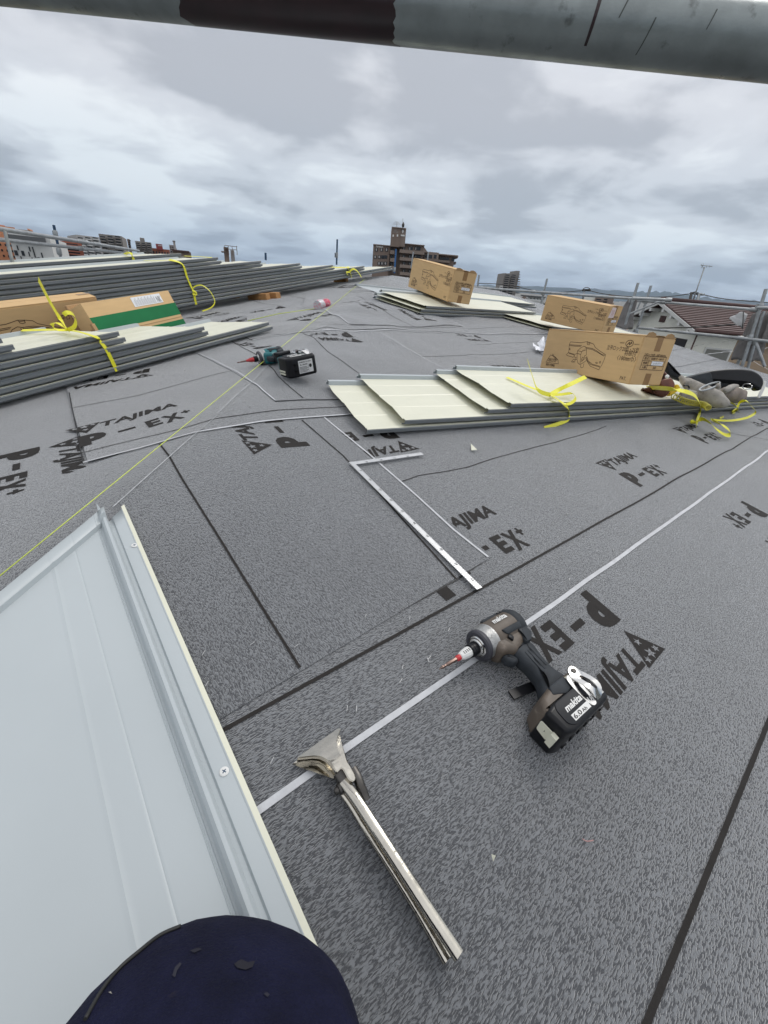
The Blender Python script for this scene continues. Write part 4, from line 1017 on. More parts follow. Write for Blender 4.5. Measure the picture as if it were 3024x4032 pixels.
strap('thin yellow strap with a round loop at the far end past the gloves', [
    ([l7(1150, 570, .003), l7(1230, 605, .01), l7(1280, 645, .006), f7(1262, 690), f7(1160, 740), r7(1060, 782, .02)], .012, UPA),
    ([l7(1280, 640, .008), l7(1315, 578, .03), l7(1390, 565, .05), r7(1450, 630, .10), r7(1505, 705, .05), r7(1420, 765, .035), r7(1300, 797, .025), r7(1150, 812, .02), r7(950, 800, .02)], .014, Vector((.3, -.6, .7))),
    ([f7(1280, 655, -.01), f7(1300, 700, -.02), f7(1340, 745, -.04)], .012, Vector((.3, -.7, .6))),
    ([f7(1270, 660, -.01), f7(1215, 700, -.03), f7(1220, 725, -.03), f7(1265, 680, -.01)], .010, Vector((.3, -.7, .6)))])
# left stacks
UPB = (L1.nn-L1.m.to_3x3() @ Vector((0, 1, 0))*.9).normalized()
hh = .014+.0245*6
lv1 = lambda a, b, dh: L1.level(a, b, hh+dh)
kn2 = lv1(146, 713, .012)
strap('wide yellow strap with a big bow on the front left stack', [
    ([L1.T(.30, .38, hh+.012), kn2, lv1(205, 727, .006), L1.front(212, 733), L1.front(228, 752), L1.front(240, 775), L1.front(253, 802)], .015, UPB),
    ([kn2, lv1(128, 686, .05), lv1(108, 652, .12), lv1(83, 604, .20)], .017, Vector((.5, -.7, .1))),
    ([kn2, lv1(122, 712, .02), lv1(112, 702, .04), lv1(120, 697, .05), lv1(134, 703, .04), lv1(150, 718, .01)], .013, Vector((.2, -.5, .8))),
    ([kn2, lv1(160, 706, .03), lv1(164, 692, .06), lv1(158, 679, .085), lv1(146, 675, .095), lv1(137, 680, .09)], .014, Vector((.5, -.6, .4)))])
f2 = lambda a, b, off=-.005: L2.front(a, b, off)
h2 = L2.top; U2 = (L2.nn-L2.m.to_3x3() @ Vector((0, 1, 0))*.9).normalized()
strap('yellow strap with a buckle and a long curl round the tall left stack', [
    ([L2.T(.02, .3, h2+.002), L2.T(.035, .05, h2+.002), L2.T(.05, .004, h2+.003), f2(394, 571), f2(404, 598), f2(412, 617), f2(418, 630), f2(421, 645), f2(424, 658)], .019, U2),
    ([f2(417, 622, -.012), f2(425, 617, -.02), f2(438, 617, -.04), f2(455, 631, -.07), f2(464, 652, -.09), f2(455, 665, -.1), f2(437, 672, -.1)], .009, Vector((.5, -.7, .3))),
    ([f2(415, 627, -.010), f2(423, 631, -.014), f2(424, 636, -.014), f2(416, 635, -.010)], .014, Vector((.5, -.7, .3)))])
strap('yellow strap near the peak end of the tall left stack', [
    ([L2.T(2.3, .34, .058+.0265*4+.012), L2.T(2.42, .03, .058+.0265*4+.003), f2(751, 578), f2(757, 590), f2(760, 600)], .024, U2),
    ([f2(756, 586, -.02), f2(763, 581, -.03), f2(772, 586, -.04), f2(781, 599, -.05)], .020, Vector((.5, -.7, .4))),
    ([f2(756, 588, -.02), f2(748, 588, -.03), f2(752, 594, -.02)], .016, Vector((.5, -.7, .4)))])
h3 = L3.top
f3 = lambda a, b, off=-.005: L3.front(a, b, off)
strap('yellow strap on the near part of the rearmost left stack', [([L3.T(.18, .3, h3+.003), f3(281, 545), f3(287, 557), f3(294, 573)], .026, U2), ([f3(294, 571, -.02), f3(298, 569, -.03), f3(297, 575, -.03)], .012, Vector((.5, -.7, .3)))])
zt = .058+.0262*12
strap('faint yellow strap over the middle part of the rearmost left stack', [([L3.T(.80, .34, zt+.012), L3.T(.83, .03, zt+.003), L3.T(.84, -.006, zt-.008), L3.T(.85, -.007, zt-.06)], .022, U2)])

# ------------------------------------------------------------------ cardboard boxes
def rotv(v):
    v = Vector(v); return Matrix.Rotation(v.length, 4, v.normalized())
BL_, BW_, BH_ = .5, .1731, .1703
hf = homog([(175, 52), (65, 505), (1030, 690), (1190, 130)], [(0, 1), (0, 0), (1, 0), (1, 1)])
hs = homog([(1190, 130), (1030, 690), (1362, 692), (1538, 172)], [(0, 1), (0, 0), (1, 0), (1, 1)])
CLIP = [[(412, 198), (520, 208), (590, 195), (625, 208), (660, 225), (675, 262), (720, 300), (784, 345)], [(412, 198), (398, 225), (392, 300), (385, 325)], [(784, 345), (770, 400), (742, 470), (722, 500), (712, 522)],
        [(398, 228), (450, 235), (530, 240)], [(400, 240), (460, 248), (520, 250)], [(575, 262), (640, 272), (690, 300), (740, 340), (775, 352)], [(580, 275), (640, 285), (700, 318), (765, 362)],
        [(385, 325), (366, 345), (372, 358), (440, 378)], [(385, 322), (450, 342)], [(392, 330), (445, 350)], [(585, 368), (600, 420), (640, 455), (722, 480)], [(570, 380), (590, 430), (620, 480), (712, 522)], [(578, 372), (592, 422), (628, 462), (722, 490)],
        [(590, 198), (588, 222), (598, 232), (615, 230), (622, 205)], [(590, 210), (622, 212)],
        [(485, 302), (525, 262), (560, 248), (582, 265), (580, 290)], [(485, 302), (482, 332), (520, 345), (530, 310), (485, 302)], [(530, 310), (575, 290)], [(520, 345), (510, 460)], [(582, 290), (580, 350), (560, 360)], [(482, 332), (478, 400), (490, 450), (512, 462)],
        [(455, 345), (480, 330)], [(455, 345), (445, 372), (470, 380), (460, 400), (440, 402), (418, 430), (430, 436), (440, 425), (445, 440), (462, 405), (478, 400)],
        [(525, 400), (540, 375), (548, 380), (545, 400), (530, 415), (525, 400)], [(512, 462), (560, 430), (588, 405)], [(520, 465), (515, 490), (530, 502), (545, 490), (552, 455)], [(560, 360), (556, 400), (520, 430)], [(445, 372), (450, 350)],
        [(676, 438), (686, 432), (698, 440), (694, 450), (680, 446), (676, 438)], [(718, 428), (728, 422), (733, 434), (726, 446), (718, 440), (718, 428)], [(398, 275), (406, 276), (405, 290), (397, 288), (398, 275)],
        [(540, 292), (540, 300)], [(555, 285), (555, 295)], [(568, 268), (568, 278)]]
def front_marks(LL, HH, mirror=False):
    dst = ([], []); uv = lambda p: (hf(*p)[0]*LL, hf(*p)[1]*HH)
    for c_ in CLIP: line2d([uv(p) for p in c_], LL*.0036, dst)
    # round emblem with side words
    cx_, cy_ = uv((1035, 215)); 
    ring = [(cx_+LL*.032*math.cos(2*math.pi*k/24), cy_+LL*.023*math.sin(2*math.pi*k/24)) for k in range(25)]; line2d(ring, LL*.0045, dst)
    line2d([(cx_-LL*.018, cy_-LL*.010), (cx_-LL*.002, cy_+LL*.010)], LL*.006, dst); line2d([(cx_-LL*.002, cy_+LL*.010), (cx_-LL*.0, cy_-LL*.010)], LL*.006, dst); line2d([(cx_+LL*.006, cy_-LL*.010), (cx_+LL*.012, cy_+LL*.012), (cx_+LL*.020, cy_-.0)], LL*.006, dst)
    text2d('HINODE', cx_-LL*.088, cy_-LL*.004, LL*.042, LL*.009, .0, .2, dst); text2d('KINZOKU', cx_+LL*.042, cy_-LL*.006, LL*.044, LL*.009, .0, .2, dst)
    def tx(s, p_, w, h_, b=.006, sh=0): x, y = uv(p_); text2d(s, x, y, LL*w, LL*h_, b, sh, dst)
    tx('立平ロック20型・25型', (793, 285), .285, .036, .006); tx('羽根付', (972, 350), .105, .040, .006); tx('〈180㎜巾〉', (900, 405), .165, .038, .006); tx('PAT.', (930, 632), .056, .026, .01)
    tx('高耐食性鋼板', (135, 478), .115, .024, .015)
    tr = [uv(p) for p in ((138, 438), (192, 352), (238, 372), (272, 410), (274, 458), (138, 438))]; line2d(tr, LL*.004, dst)
    x, y = uv((150, 432)); text2d('DEKOTA', x+LL*.005, y+LL*.004, LL*.105, LL*.030, .02, 0, dst)
    x, y = uv((205, 355)); o_ = len(dst[0]); t2 = ([], []); text2d('Win WING', 0, 0, LL*.088, LL*.017, .02, 0, t2)
    c_, s_ = math.cos(R_(-30)), math.sin(R_(-30)); dst[0].extend([(x+a*c_-b*s_, y+a*s_+b*c_) for a, b in t2[0]]); dst[1].extend([tuple(i+o_ for i in q) for q in t2[1]])
    return dst
def end_marks(WW, HH):
    dst = ([], []); uv = lambda p: (hs(*p)[0]*WW, hs(*p)[1]*HH)
    text2d('立平ロック20型・25型 DEKOTA', *uv((1185, 365)), WW*.68, HH*.060, .02, 0, dst)
    x0, y0 = uv((1140, 518)); x1, y1 = uv((1415, 380)); x1 = x0+WW*.72; 
    for t in (0, .33, .66, 1): line2d([(x0, y0+(y1-y0)*t), (x1, y0+(y1-y0)*t)], WW*.010, dst)
    for t in (0, .28, 1): line2d([(x0+(x1-x0)*t, y0), (x0+(x1-x0)*t, y1)], WW*.010, dst)
    hh_ = (y1-y0)/3; ww_ = x1-x0
    for k, (a, b) in enumerate((('入数', '30'), ('色調', ''), ('型式', '羽根付 180巾'))):
        text2d(a, x0+ww_*.05, y0+hh_*(k+.22), ww_*.19, hh_*.56, .015, 0, dst)
        if b: text2d(b, x0+ww_*(.55 if k == 0 else .33), y0+hh_*(k+.22), ww_*(.14 if k == 0 else .58), hh_*.56, .015, 0, dst)
    return dst, (x0+ww_*.42, y0+hh_*1.05, x0+ww_*.92, y0+hh_*1.95)
def carton(mw_, LL, WW, HH, label, group, flap=0.0, note=False, dent=0):
    t = thing('cardboard_box', label, 'box', mat=mw_, group=group)
    bm = bmesh.new()
    nx, ny, nz = 14, 6, 6
    add_box(bm, (0, 0, 0), (LL, WW, HH))
    bmesh.ops.bevel(bm, geom=bm.edges[:], offset=.0035, segments=2, affect='EDGES')
    obj('box_body', bm, M_card, t, angle=30)
    # top flaps, meeting along the middle, a little sprung
    bm = bmesh.new(); a = flap
    for s_, y0, y1 in ((1, .002, WW/2-.001), (-1, WW-.002, WW/2+.001)):
        v = [bm.verts.new(p) for p in ((.002, y0, HH+.0006), (LL-.002, y0, HH+.0006), (LL-.002, y1, HH+.0035+a*.3), (.002, y1, HH+.0035+a*.1))]
        w_ = [bm.verts.new(p.co+Vector((0, 0, .003))) for p in v]
        for f in ((0, 1, 2, 3), (7, 6, 5, 4), (0, 4, 5, 1), (1, 5, 6, 2), (2, 6, 7, 3), (3, 7, 4, 0)): bm.faces.new([(v+w_)[i] for i in f])
    obj('top_flap', bm, M_card, t)
    if flap:
        for y0, y1 in ((.012, WW*.36), (WW*.64, WW-.012)):
            bm = bmesh.new()
            q = [(LL-.001, y0, HH-.002), (LL+.001, y0+.01, HH+.012+flap), (LL+.001, (y0+y1)/2, HH+.016+flap), (LL+.001, y1-.01, HH+.010+flap), (LL-.001, y1, HH-.002)]
            v = [bm.verts.new(p) for p in q]; w_ = [bm.verts.new((p[0]-.003, p[1], p[2])) for p in q]; n = len(q)
            bm.faces.new(v); bm.faces.new(w_[::-1])
            for k in range(n): bm.faces.new((v[k], w_[k], w_[(k+1) % n], v[(k+1) % n]))
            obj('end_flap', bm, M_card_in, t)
    bm = bmesh.new()
    add_box(bm, (LL+.0001, WW*.42, HH*.72), (LL+.0008, WW*.60, HH+.0012)); add_box(bm, (LL-.06, WW*.42, HH+.0068), (LL+.0006, WW*.60, HH+.0076)); obj('tape', bm, M_gtape, t)
    bm = bmesh.new(); add_box(bm, (LL+.0001, WW*.42, -.0005), (LL+.0008, WW*.60, HH*.25)); obj('tape', bm, M_gtape, t)
    dm = front_marks(LL, HH)
    decal('printing', dm, M_ink_b, lambda x, y: Vector((x, -.0006, y)), t)
    de, (a0, b0, a1, b1) = end_marks(WW, HH)
    decal('printing', de, M_ink_b, lambda x, y: Vector((LL+.0012, x, y)), t)
    bm = bmesh.new(); add_box(bm, (LL+.0012, a0, b0), (LL+.0022, a1, b1)); st_ = obj('sticker', bm, M_paper, t)
    dst = ([], []); text2d('シルバー', a0+(a1-a0)*.12, b0+(b1-b0)*.25, (a1-a0)*.76, (b1-b0)*.5, .0, .2, dst); decal('lettering', dst, M_ink_k, lambda x, y: Vector((LL+.0026, x, y)), st_)
    if note:
        bm = bmesh.new(); v = [(LL+.0012, WW*.12, HH*.60), (LL+.0012, WW*.52, HH*.60), (LL+.0012, WW*.50, HH*.96), (LL+.0012, WW*.20, HH*.98)]
        f = bm.faces.new([bm.verts.new(p) for p in v]); r_ = bmesh.ops.extrude_face_region(bm, geom=[f])
        for g_ in r_['geom']:
            if isinstance(g_, bmesh.types.BMVert): g_.co.x += .0006
        nt_ = obj('note', bm, mat('pink_paper', (.72, .60, .58), .6), t)
        dst = ([], []); 
        for k in range(3): line2d([(WW*(.26+.07*k), HH*.66), (WW*(.29+.06*k), HH*.76), (WW*(.25+.08*k), HH*.88)], .003, dst)
        decal('scribble', dst, mat('red_ink', (.4, .08, .07), .6), lambda x, y: Vector((LL+.0022, x, y)), nt_)
    return t
def fitbox(rv, pos, sc, **k):
    m = Matrix.Translation(Vector(pos)*sc) @ rotv(rv); return carton(m, BL_*sc, BW_*sc, BH_*sc, **k)
BG = 'printed brown cardboard boxes'
fitbox((-.072, -.015, -1.885), (1.889, 1.096, -.278), 1.24, label='nearest cardboard box with the clip drawing, propped on the strapped panels', group=BG, flap=.004)
fitbox((.088, .037, -1.629), (3.087, 1.885, -.122), 1.28, label='cardboard box with a pink note, behind the nearest box', group=BG, note=True)
fitbox((.08, .137, -1.773), (2.152, 2.395, .024), 1.42, label='farthest cardboard box, in front of the brown apartment building', group=BG, flap=.003)
# the two boxes between the left stacks
def quadbox(TLp, TRp, BRp, D0_, D1_, dep, label, group):
    """box whose front top edge is seen between two pixels at horizontal distances D0_ and D1_"""
    a = G(*TLp, D0_); b = G(*TRp, D1_); return a, b
a = G(-215, 690, 2.42); b = G(208, 640, 2.72); up_ = Vector((.06, -.10, 1)).normalized()
xd = (b-a).normalized(); yd = up_.cross(xd).normalized(); zd = xd.cross(yd)
m = Matrix((xd, yd, zd)).transposed().to_4x4(); m.translation = a-zd*.245
LLb = (b-a).length
bxl = carton(m, LLb, .11, .24, label='long cardboard box with the clip drawing, between the left stacks', group=BG)
# drill screw carton with green bands
a = G(173, 655, 2.48); b = G(363, 627, 2.86); up_ = Vector((-.32, .30, 1)).normalized()
xd = (b-a).normalized(); yd = up_.cross(xd).normalized(); zd = xd.cross(yd)
m = Matrix((xd, yd, zd)).transposed().to_4x4(); Hh = .25; m.translation = a-zd*Hh; LLb = (b-a).length
t = thing('cardboard_box', 'shallow cardboard box with dark green bands behind the front left stack', 'box', mat=m)
bm = bev_box((0, 0, 0), (LLb, .10, Hh), .003, 2); obj('box_body', bm, M_card, t, angle=30)
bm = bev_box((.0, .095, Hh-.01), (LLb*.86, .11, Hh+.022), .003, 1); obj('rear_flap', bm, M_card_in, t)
bm = bmesh.new(); add_box(bm, (.0, -.0008, Hh*.49), (LLb, .0002, Hh*.74)); add_box(bm, (LLb-.0002, -.0008, Hh*.49), (LLb+.0008, .10, Hh*.74)); obj('green_band', bm, M_green, t)
bm = bmesh.new(); add_box(bm, (.0, -.0008, .01), (LLb, .0002, Hh*.385)); obj('green_band', bm, M_green, t)
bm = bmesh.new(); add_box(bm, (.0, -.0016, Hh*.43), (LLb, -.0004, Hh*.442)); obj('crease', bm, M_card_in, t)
bm = bmesh.new(); add_box(bm, (LLb*.50, -.0016, Hh*.785), (LLb*.86, -.0004, Hh*.965)); st_ = obj('shipping_label', bm, M_paper, t)
dst = ([], []); 
for k in range(20): line2d([(LLb*(.52+.013*k), Hh*.80), (LLb*(.52+.013*k), Hh*(.90+.045*((k*7) % 3)/2))], .0016+.001*(k % 2), dst)
text2d('NK', LLb*.79, Hh*.80, LLb*.06, Hh*.12, .03, 0, dst); decal('barcode', dst, mat('grey_ink', (.22, .22, .22), .6), lambda x, y: Vector((x, -.0019, y)), st_)
dst = ([], []); text2d('ドリルネジ', LLb*.24, Hh*.235, LLb*.34, Hh*.10, .0, .15, dst); decal('lettering', dst, M_card, lambda x, y: Vector((x, -.0014, y)), t)
bm = bmesh.new(); 
for k in range(3): add_box(bm, (-.012+.003*k, -.004+.02*k, .10-.02*k), (.004, .01+.02*k, .16-.02*k))
obj('torn_corner', bm, M_card_in, t)

# ------------------------------------------------------------------ pink string ball, papers
q = PR(700, 651, .045)
bm = bmesh.new(); pk = mat('pink_wool', (.62, .10, .16), .8, var=.3, vscale=40, bump=.6, bscale=90, dirt=((.75, .62, .64), .52, 60))
for (cx_, r, sq_) in ((-.055, .050, 1.0), (.045, .046, 1.0)):
    add_lathe(bm, [(cx_-.060, .002), (cx_-.052, r*.55), (cx_-.035, r*.85), (cx_, r), (cx_+.035, r*.85), (cx_+.052, r*.55), (cx_+.060, .002)], 20, 'X')
o = obj('string_spool', bm, pk, angle=60); o.matrix_world = roof_frame((q.x, q.y), 25, .034, plan=True, s=.74)
tag(o, 'pink and white wound string spool lying on the felt near the peak', 'string spool')
bm = bmesh.new(); add_lathe(bm, [(-.115, .047), (-.095, .051), (-.045, .051), (-.03, .048)], 20, 'X', mi=0)
w_ = obj('wrapper', bm, mat('clear_wrapper', (.55, .55, .58), .2, dirt=((.6, .12, .16), .5, 40), var=.2, vscale=40), o); 
for k, (pp, lab) in enumerate((([(1160, 742), (1176, 725), (1178, 752), (1168, 757)], 'crumpled white paper sheet pinned behind the nearest box'), ([(1150, 744), (1170, 752), (1180, 762), (1160, 758)], 'folded paper edge sticking out left of the nearest box'))):
    bm = bmesh.new(); q = [P(a, b, .03+.05*(i in (1, 2))*(1-k)) for i, (a, b) in enumerate(pp)]
    v = [bm.verts.new(p) for p in q]; f = bm.faces.new(v); bmesh.ops.subdivide_edges(bm, edges=bm.edges[:], cuts=4, use_grid_fill=True)
    for v_ in bm.verts: v_.co += Vector((0, 0, .02*noise.noise(v_.co*25)))
    o = obj('paper_sheet', bm, M_paper); o.modifiers.new('t', 'SOLIDIFY').thickness = .001; tag(o, lab, 'paper')

# ------------------------------------------------------------------ harness, pouch and gloves on the strapped stack
def blob(name, pts, m, parent=None, sx=1.0, n=18, wr=0.0, base=None):
    """fat tapered tube through (crop-7 px, radius px, height) points, creased with noise"""
    c_ = []; r_ = []
    for a, b, r, dh in pts:
        p = l7(a, b, dh); c_.append(p); r_.append(r*1.18*.1733/865*abs(p.dot(fw)))
    cs = smooth_path(c_, 6); rs = []
    for i in range(len(r_)-1):
        for k in range(6): rs.append(r_[i]+(r_[i+1]-r_[i])*k/6)
    rs.append(r_[-1]); rs[0] *= .5; rs[-1] *= .4
    bm = bmesh.new(); add_tube(bm, cs, rs, n, sx=sx)
    for v in bm.verts: v.co += Vector((noise.noise(v.co*22), noise.noise(v.co*22+Vector((9, 0, 0))), noise.noise(v.co*22+Vector((0, 9, 0)))))*wr
    bmesh.ops.subdivide_edges(bm, edges=[e_ for e_ in bm.edges][:0], cuts=1)
    return obj(name, bm, m, parent, smooth=True)
def shape7(name, pts, m, th, dh, parent=None, r=.006, tiltn=None):
    """outline traced on an upright plane that stands on the stack, with real thickness"""
    base = l7(*dh[0], dh[1]); n_ = (tiltn or Vector((-fw.x, -fw.y, .25))).normalized()
    vv = []
    for a, b in pts:
        d = Vector(ray(*c7(a, b))); vv.append(d*(base.dot(n_)/d.dot(n_)))
    xd = (Vector((0, 0, 1)).cross(n_)).normalized(); yd = n_.cross(xd)
    mm = Matrix((xd, yd, n_)).transposed().to_4x4(); mm.translation = base
    inv = mm.inverted(); p2 = [(inv @ v).xy for v in vv]; p2 = [tuple(p) for p in round_poly(p2, .02, 3)]
    bm = bmesh.new(); pillow(bm, p2, -th, 0, r, 3)
    bmesh.ops.transform(bm, matrix=mm, verts=bm.verts[:])
    return obj(name, bm, m, parent, angle=60)
hb = thing('safety_harness', 'black padded harness belt arched behind the grey gloves', 'harness')
shape7('pad', [(640, 275), (760, 235), (960, 185), (1150, 165), (1330, 163), (1480, 180), (1570, 230), (1615, 290), (1620, 350), (1585, 430), (1545, 442), (1510, 405), (1440, 365), (1340, 342), (1230, 372), (1120, 410), (1000, 430), (900, 410), (760, 345)], M_black, .05, ((900, 470), .0), hb, .014)
shape7('grip_patch', [(655, 278), (760, 240), (940, 200), (965, 240), (985, 340), (960, 400), (860, 380), (740, 325)], M_rubber, .055, ((900, 472), .0), hb, .008)
shape7('shoulder_pad', [(400, 120), (430, 60), (450, 110), (490, 170), (600, 250), (660, 290), (620, 330), (500, 290), (400, 240)], M_black, .04, ((600, 400), .0), hb, .012)
shape7('belt_hook', [(1618, 315), (1640, 318), (1636, 370), (1610, 440), (1560, 535), (1536, 525), (1560, 460), (1600, 400)], M_ink_w, .012, ((1560, 560), .0), hb, .003)
bm = bmesh.new()
ringp = [l7(1400+60*math.cos(t), 385+35*math.sin(t), .10) for t in [2*math.pi*k/20 for k in range(21)]]; add_tube(bm, ringp, .0030, 8); obj('ring', bm, M_chrome, hb)
bm = bmesh.new(); ringp = [l7(930+130*math.cos(t), 385+30*math.sin(t)-45*math.cos(t), .09) for t in [2*math.pi*k/20 for k in range(21)]]; add_tube(bm, ringp, .0045, 8); obj('buckle', bm, M_galv, hb)
g_ = thing('work_glove', 'longer pale grey work glove lying towards the stack edge', 'glove', group='grey cotton work gloves')
blob('palm', [(585, 300, 28, .06), (660, 350, 55, .06), (780, 420, 74, .05), (900, 490, 84, .045), (1010, 545, 80, .04), (1090, 590, 62, .035), (1140, 618, 38, .03)], M_glove, g_, wr=.006)
blob('thumb', [(560, 255, 18, .09), (600, 300, 28, .08), (650, 350, 38, .07)], M_glove, g_, wr=.003)
blob('cuff', [(560, 480, 30, .03), (640, 500, 60, .03), (730, 520, 60, .03)], M_glove, g_, wr=.004)
g_ = thing('work_glove', 'shorter grey brown work glove under the harness belt', 'glove', group='grey cotton work gloves')
blob('palm', [(1040, 495, 40, .03), (1110, 480, 70, .04), (1200, 490, 82, .04), (1280, 500, 72, .04), (1340, 485, 42, .035)], mat('glove_brown', (.26, .22, .19), .9, var=.25, vscale=26, bump=.7, bscale=200), g_, wr=.007)
blob('thumb', [(1120, 440, 30, .07), (1200, 400, 34, .08), (1270, 385, 22, .08)], M_glove, g_, wr=.003)
blob('finger', [(1020, 470, 24, .06), (1030, 410, 28, .08), (1040, 365, 22, .10)], M_glove, g_, wr=.002)
pc = thing('tool_pouch', 'dark brown leather tool pouch with a white stud beside the nearest box', 'tool pouch')
shape7('pouch', [(330, 215), (370, 170), (420, 215), (470, 270), (505, 320), (520, 375), (470, 430), (440, 480), (400, 520), (350, 510), (280, 480), (200, 430), (180, 400), (290, 385)], M_leather, .09, ((400, 540), 0), pc, .02)
shape7('flap', [(345, 300), (470, 275), (510, 360), (480, 420), (390, 410), (310, 370)], mat('leather_flap', (.15, .05, .028), .4, var=.25, vscale=40), .02, ((400, 575), 0), pc, .006)
bm = bmesh.new(); add_lathe(bm, [(0, .006), (.002, .006), (.005, .004), (.006, .0001)], 14, 'X'); s_ = obj('stud', bm, M_ink_w, pc); s_.matrix_world = Matrix.Translation(l7(399, 264, .145)) @ Vector((1, 0, 0)).rotation_difference(-fw).to_matrix().to_4x4() @ Matrix.Scale(1.4, 4)
ln = thing('lanyard', 'yellow webbing hook with a coiled elastic cord in front of the pouch', 'lanyard')
shape7('hook', [(515, 365), (545, 355), (575, 400), (560, 430), (500, 470), (440, 510), (430, 475), (505, 415)], mat('yellow_plastic', (.75, .50, .01), .45), .03, ((480, 540), .0), ln, .006)
bm = bmesh.new(); pts = []
ctr = smooth_path([l7(480, 505, .02), l7(600, 560, .02), l7(700, 590, .02), l7(800, 600, .02), l7(870, 620, .02), l7(915, 655, .02)], 40)
for i, p in enumerate(ctr):
    a = i*.62; pts.append(p+Vector((0, 0, .013))*math.sin(a)+Vector((.4, -.9, 0)).normalized()*.013*math.cos(a))
add_tube(bm, pts, .0026, 6); obj('coil', bm, mat('coil_yellow', (.42, .38, .05), .5), ln)
bm = bmesh.new(); add_tube(bm, smooth_path([l7(610, 375, .10), l7(660, 375, .10), l7(675, 410, .09), l7(640, 440, .08), l7(600, 425, .08)], 6), .0035, 8); obj('loop', bm, M_black, ln)
# ------------------------------------------------------------------ scaffold pipes
SG = 'scaffold pipes round the roof'
def angsz(p, q):
    a = Vector(ray(*p)).normalized(); b = Vector(ray(*q)).normalized(); return a.angle(b)
def pipe(name, label, pts, r, m, cat='scaffold pipe', couplers=(), cap=None, holes=0, group=SG):
    t = thing(name, label, cat, loc=tuple(pts[0]), group=group); inv = t.matrix_world.copy(); o_ = Vector(pts[0])
    q = [Vector(p)-o_ for p in pts]
    bm = bmesh.new(); add_tube(bm, q, r, 20); obj('tube', bm, m, t, angle=40)
    for s in couplers:
        p = q[0].lerp(q[-1], s); d = (q[-1]-q[0]).normalized(); mt = Matrix.Translation(p) @ Vector((1, 0, 0)).rotation_difference(d).to_matrix().to_4x4()
        bm = bmesh.new(); add_lathe(bm, [(-.035, r*1.25), (-.030, r*1.42), (.030, r*1.42), (.035, r*1.25)], 12, 'X', mat=mt)
        add_box(bm, (-.028, r*1.2, -.022), (.028, r*2.1, .022), mat=mt); add_box(bm, (-.010, r*2.0, -.010), (.010, r*2.7, .010), mat=mt)
        obj('coupler', bm, M_galv, t, angle=40)
    return t
# the big pipe right above the camera
D_R = .0243/math.sin(angsz((1659, 17.5), (1659, 169))/2)
aR = Vector(ray(1659, 93)).normalized()*D_R
dirL = Vector(ray(0, -61)).normalized(); zR = aR.dot(fw); zL = zR*276/233.0
aL = dirL*(zL/dirL.dot(fw)); d = (aR-aL)
P0_, P1_ = aL-d*.7, aR+d*.9
M_pipe = mat('weathered_pipe', (0.24, 0.265, 0.262), .40, metal=.5, var=.3, vscale=14, bump=.06, bscale=220, dirt=((0.07, 0.072, 0.068), .60, 30), rvar=.14, stretch=(1, 1, 1))
t = thing('scaffold_rail', 'large galvanised pipe crossing the whole top edge, with dark paint', 'scaffold pipe', group=SG)
bm = bmesh.new(); add_tube(bm, [P0_.lerp(P1_, k/12) for k in range(13)], .0243, 48); obj('tube', bm, M_pipe, t, smooth=True)
# dark overpaint sleeve with a ragged edge, and pen ticks
def pipe_patch(name, s0, s1, m, rag=.006, a0=0, a1=2*math.pi, r=.02445):
    D = P1_-P0_; ax = D.normalized(); n1 = ax.cross(fw).normalized(); n2 = n1.cross(ax); V = []; Fc = []; na = 40
    for k in range(na+1):
        a = a0+(a1-a0)*k/na; off = n1*math.cos(a)*r+n2*math.sin(a)*r
        e0 = rag*noise.noise(Vector((math.cos(a)*4, math.sin(a)*4, s0*90))); e1 = rag*noise.noise(Vector((math.cos(a)*4, math.sin(a)*4, s1*90)))
        V += [P0_+ax*(s0+e0)+off, P0_+ax*(s1+e1)+off]
    for k in range(na): Fc.append((2*k, 2*k+1, 2*k+3, 2*k+2))
    return link(bpy.data.objects.new(name, mkmesh(name, V, Fc, m, smooth=True)), t)
def s_at(px):     # position along the pipe under an image column
    best = min((abs((lambda q: (q[0]/q[2]*FPX+1512)/KK)(M.T @ np.array(P0_.lerp(P1_, k/4000)))-px), k) for k in range(4001)); return best[1]/4000*(P1_-P0_).length
M_dpaint = mat('dark_paint', (0.020, 0.006, 0.008), .35, var=.4, vscale=30)
pipe_patch('dark_paint', s_at(405), s_at(868), M_dpaint, .010)
# marker strokes round the pipe
D = (P1_-P0_); ax = D.normalized()
def tick(px, w, a0, a1, lean, m):
    """stroke round the pipe; angles in degrees from the side facing the camera, up positive"""
    V = []; Fc = []; s = s_at(px); c0_ = P0_+ax*s; tc_ = (-c0_ - ax*(-c0_).dot(ax)).normalized(); up2 = ax.cross(tc_).normalized()
    if up2.dot(dn) > 0: up2 = -up2
    for k in range(13):
        a = R_(a0+(a1-a0)*k/12); off = (tc_*math.cos(a)+up2*math.sin(a))*.02455; ww = w*(1-.25*k/12)*(1+.15*noise.noise(Vector((k*.7, px, 0))))
        V += [c0_+ax*(lean*k/12-ww/2)+off, c0_+ax*(lean*k/12+ww/2)+off]
    for k in range(12): Fc.append((2*k, 2*k+1, 2*k+3, 2*k+2))
    link(bpy.data.objects.new('pen_mark', mkmesh('pen_mark', V, Fc, m)), t)
tick(1275, .0034, 75, -28, -.002, M_dpaint)
M_scr = mat('scratch', (.06, .065, .06), .5)
tick(1335, .0014, 60, 15, -.006, M_scr); tick(1395, .0012, 20, -35, -.005, M_scr); tick(1640, .0016, 50, 20, .002, M_scr); tick(1205, .0012, 60, 40, -.003, M_scr); tick(1510, .0010, 40, 10, -.003, M_scr)
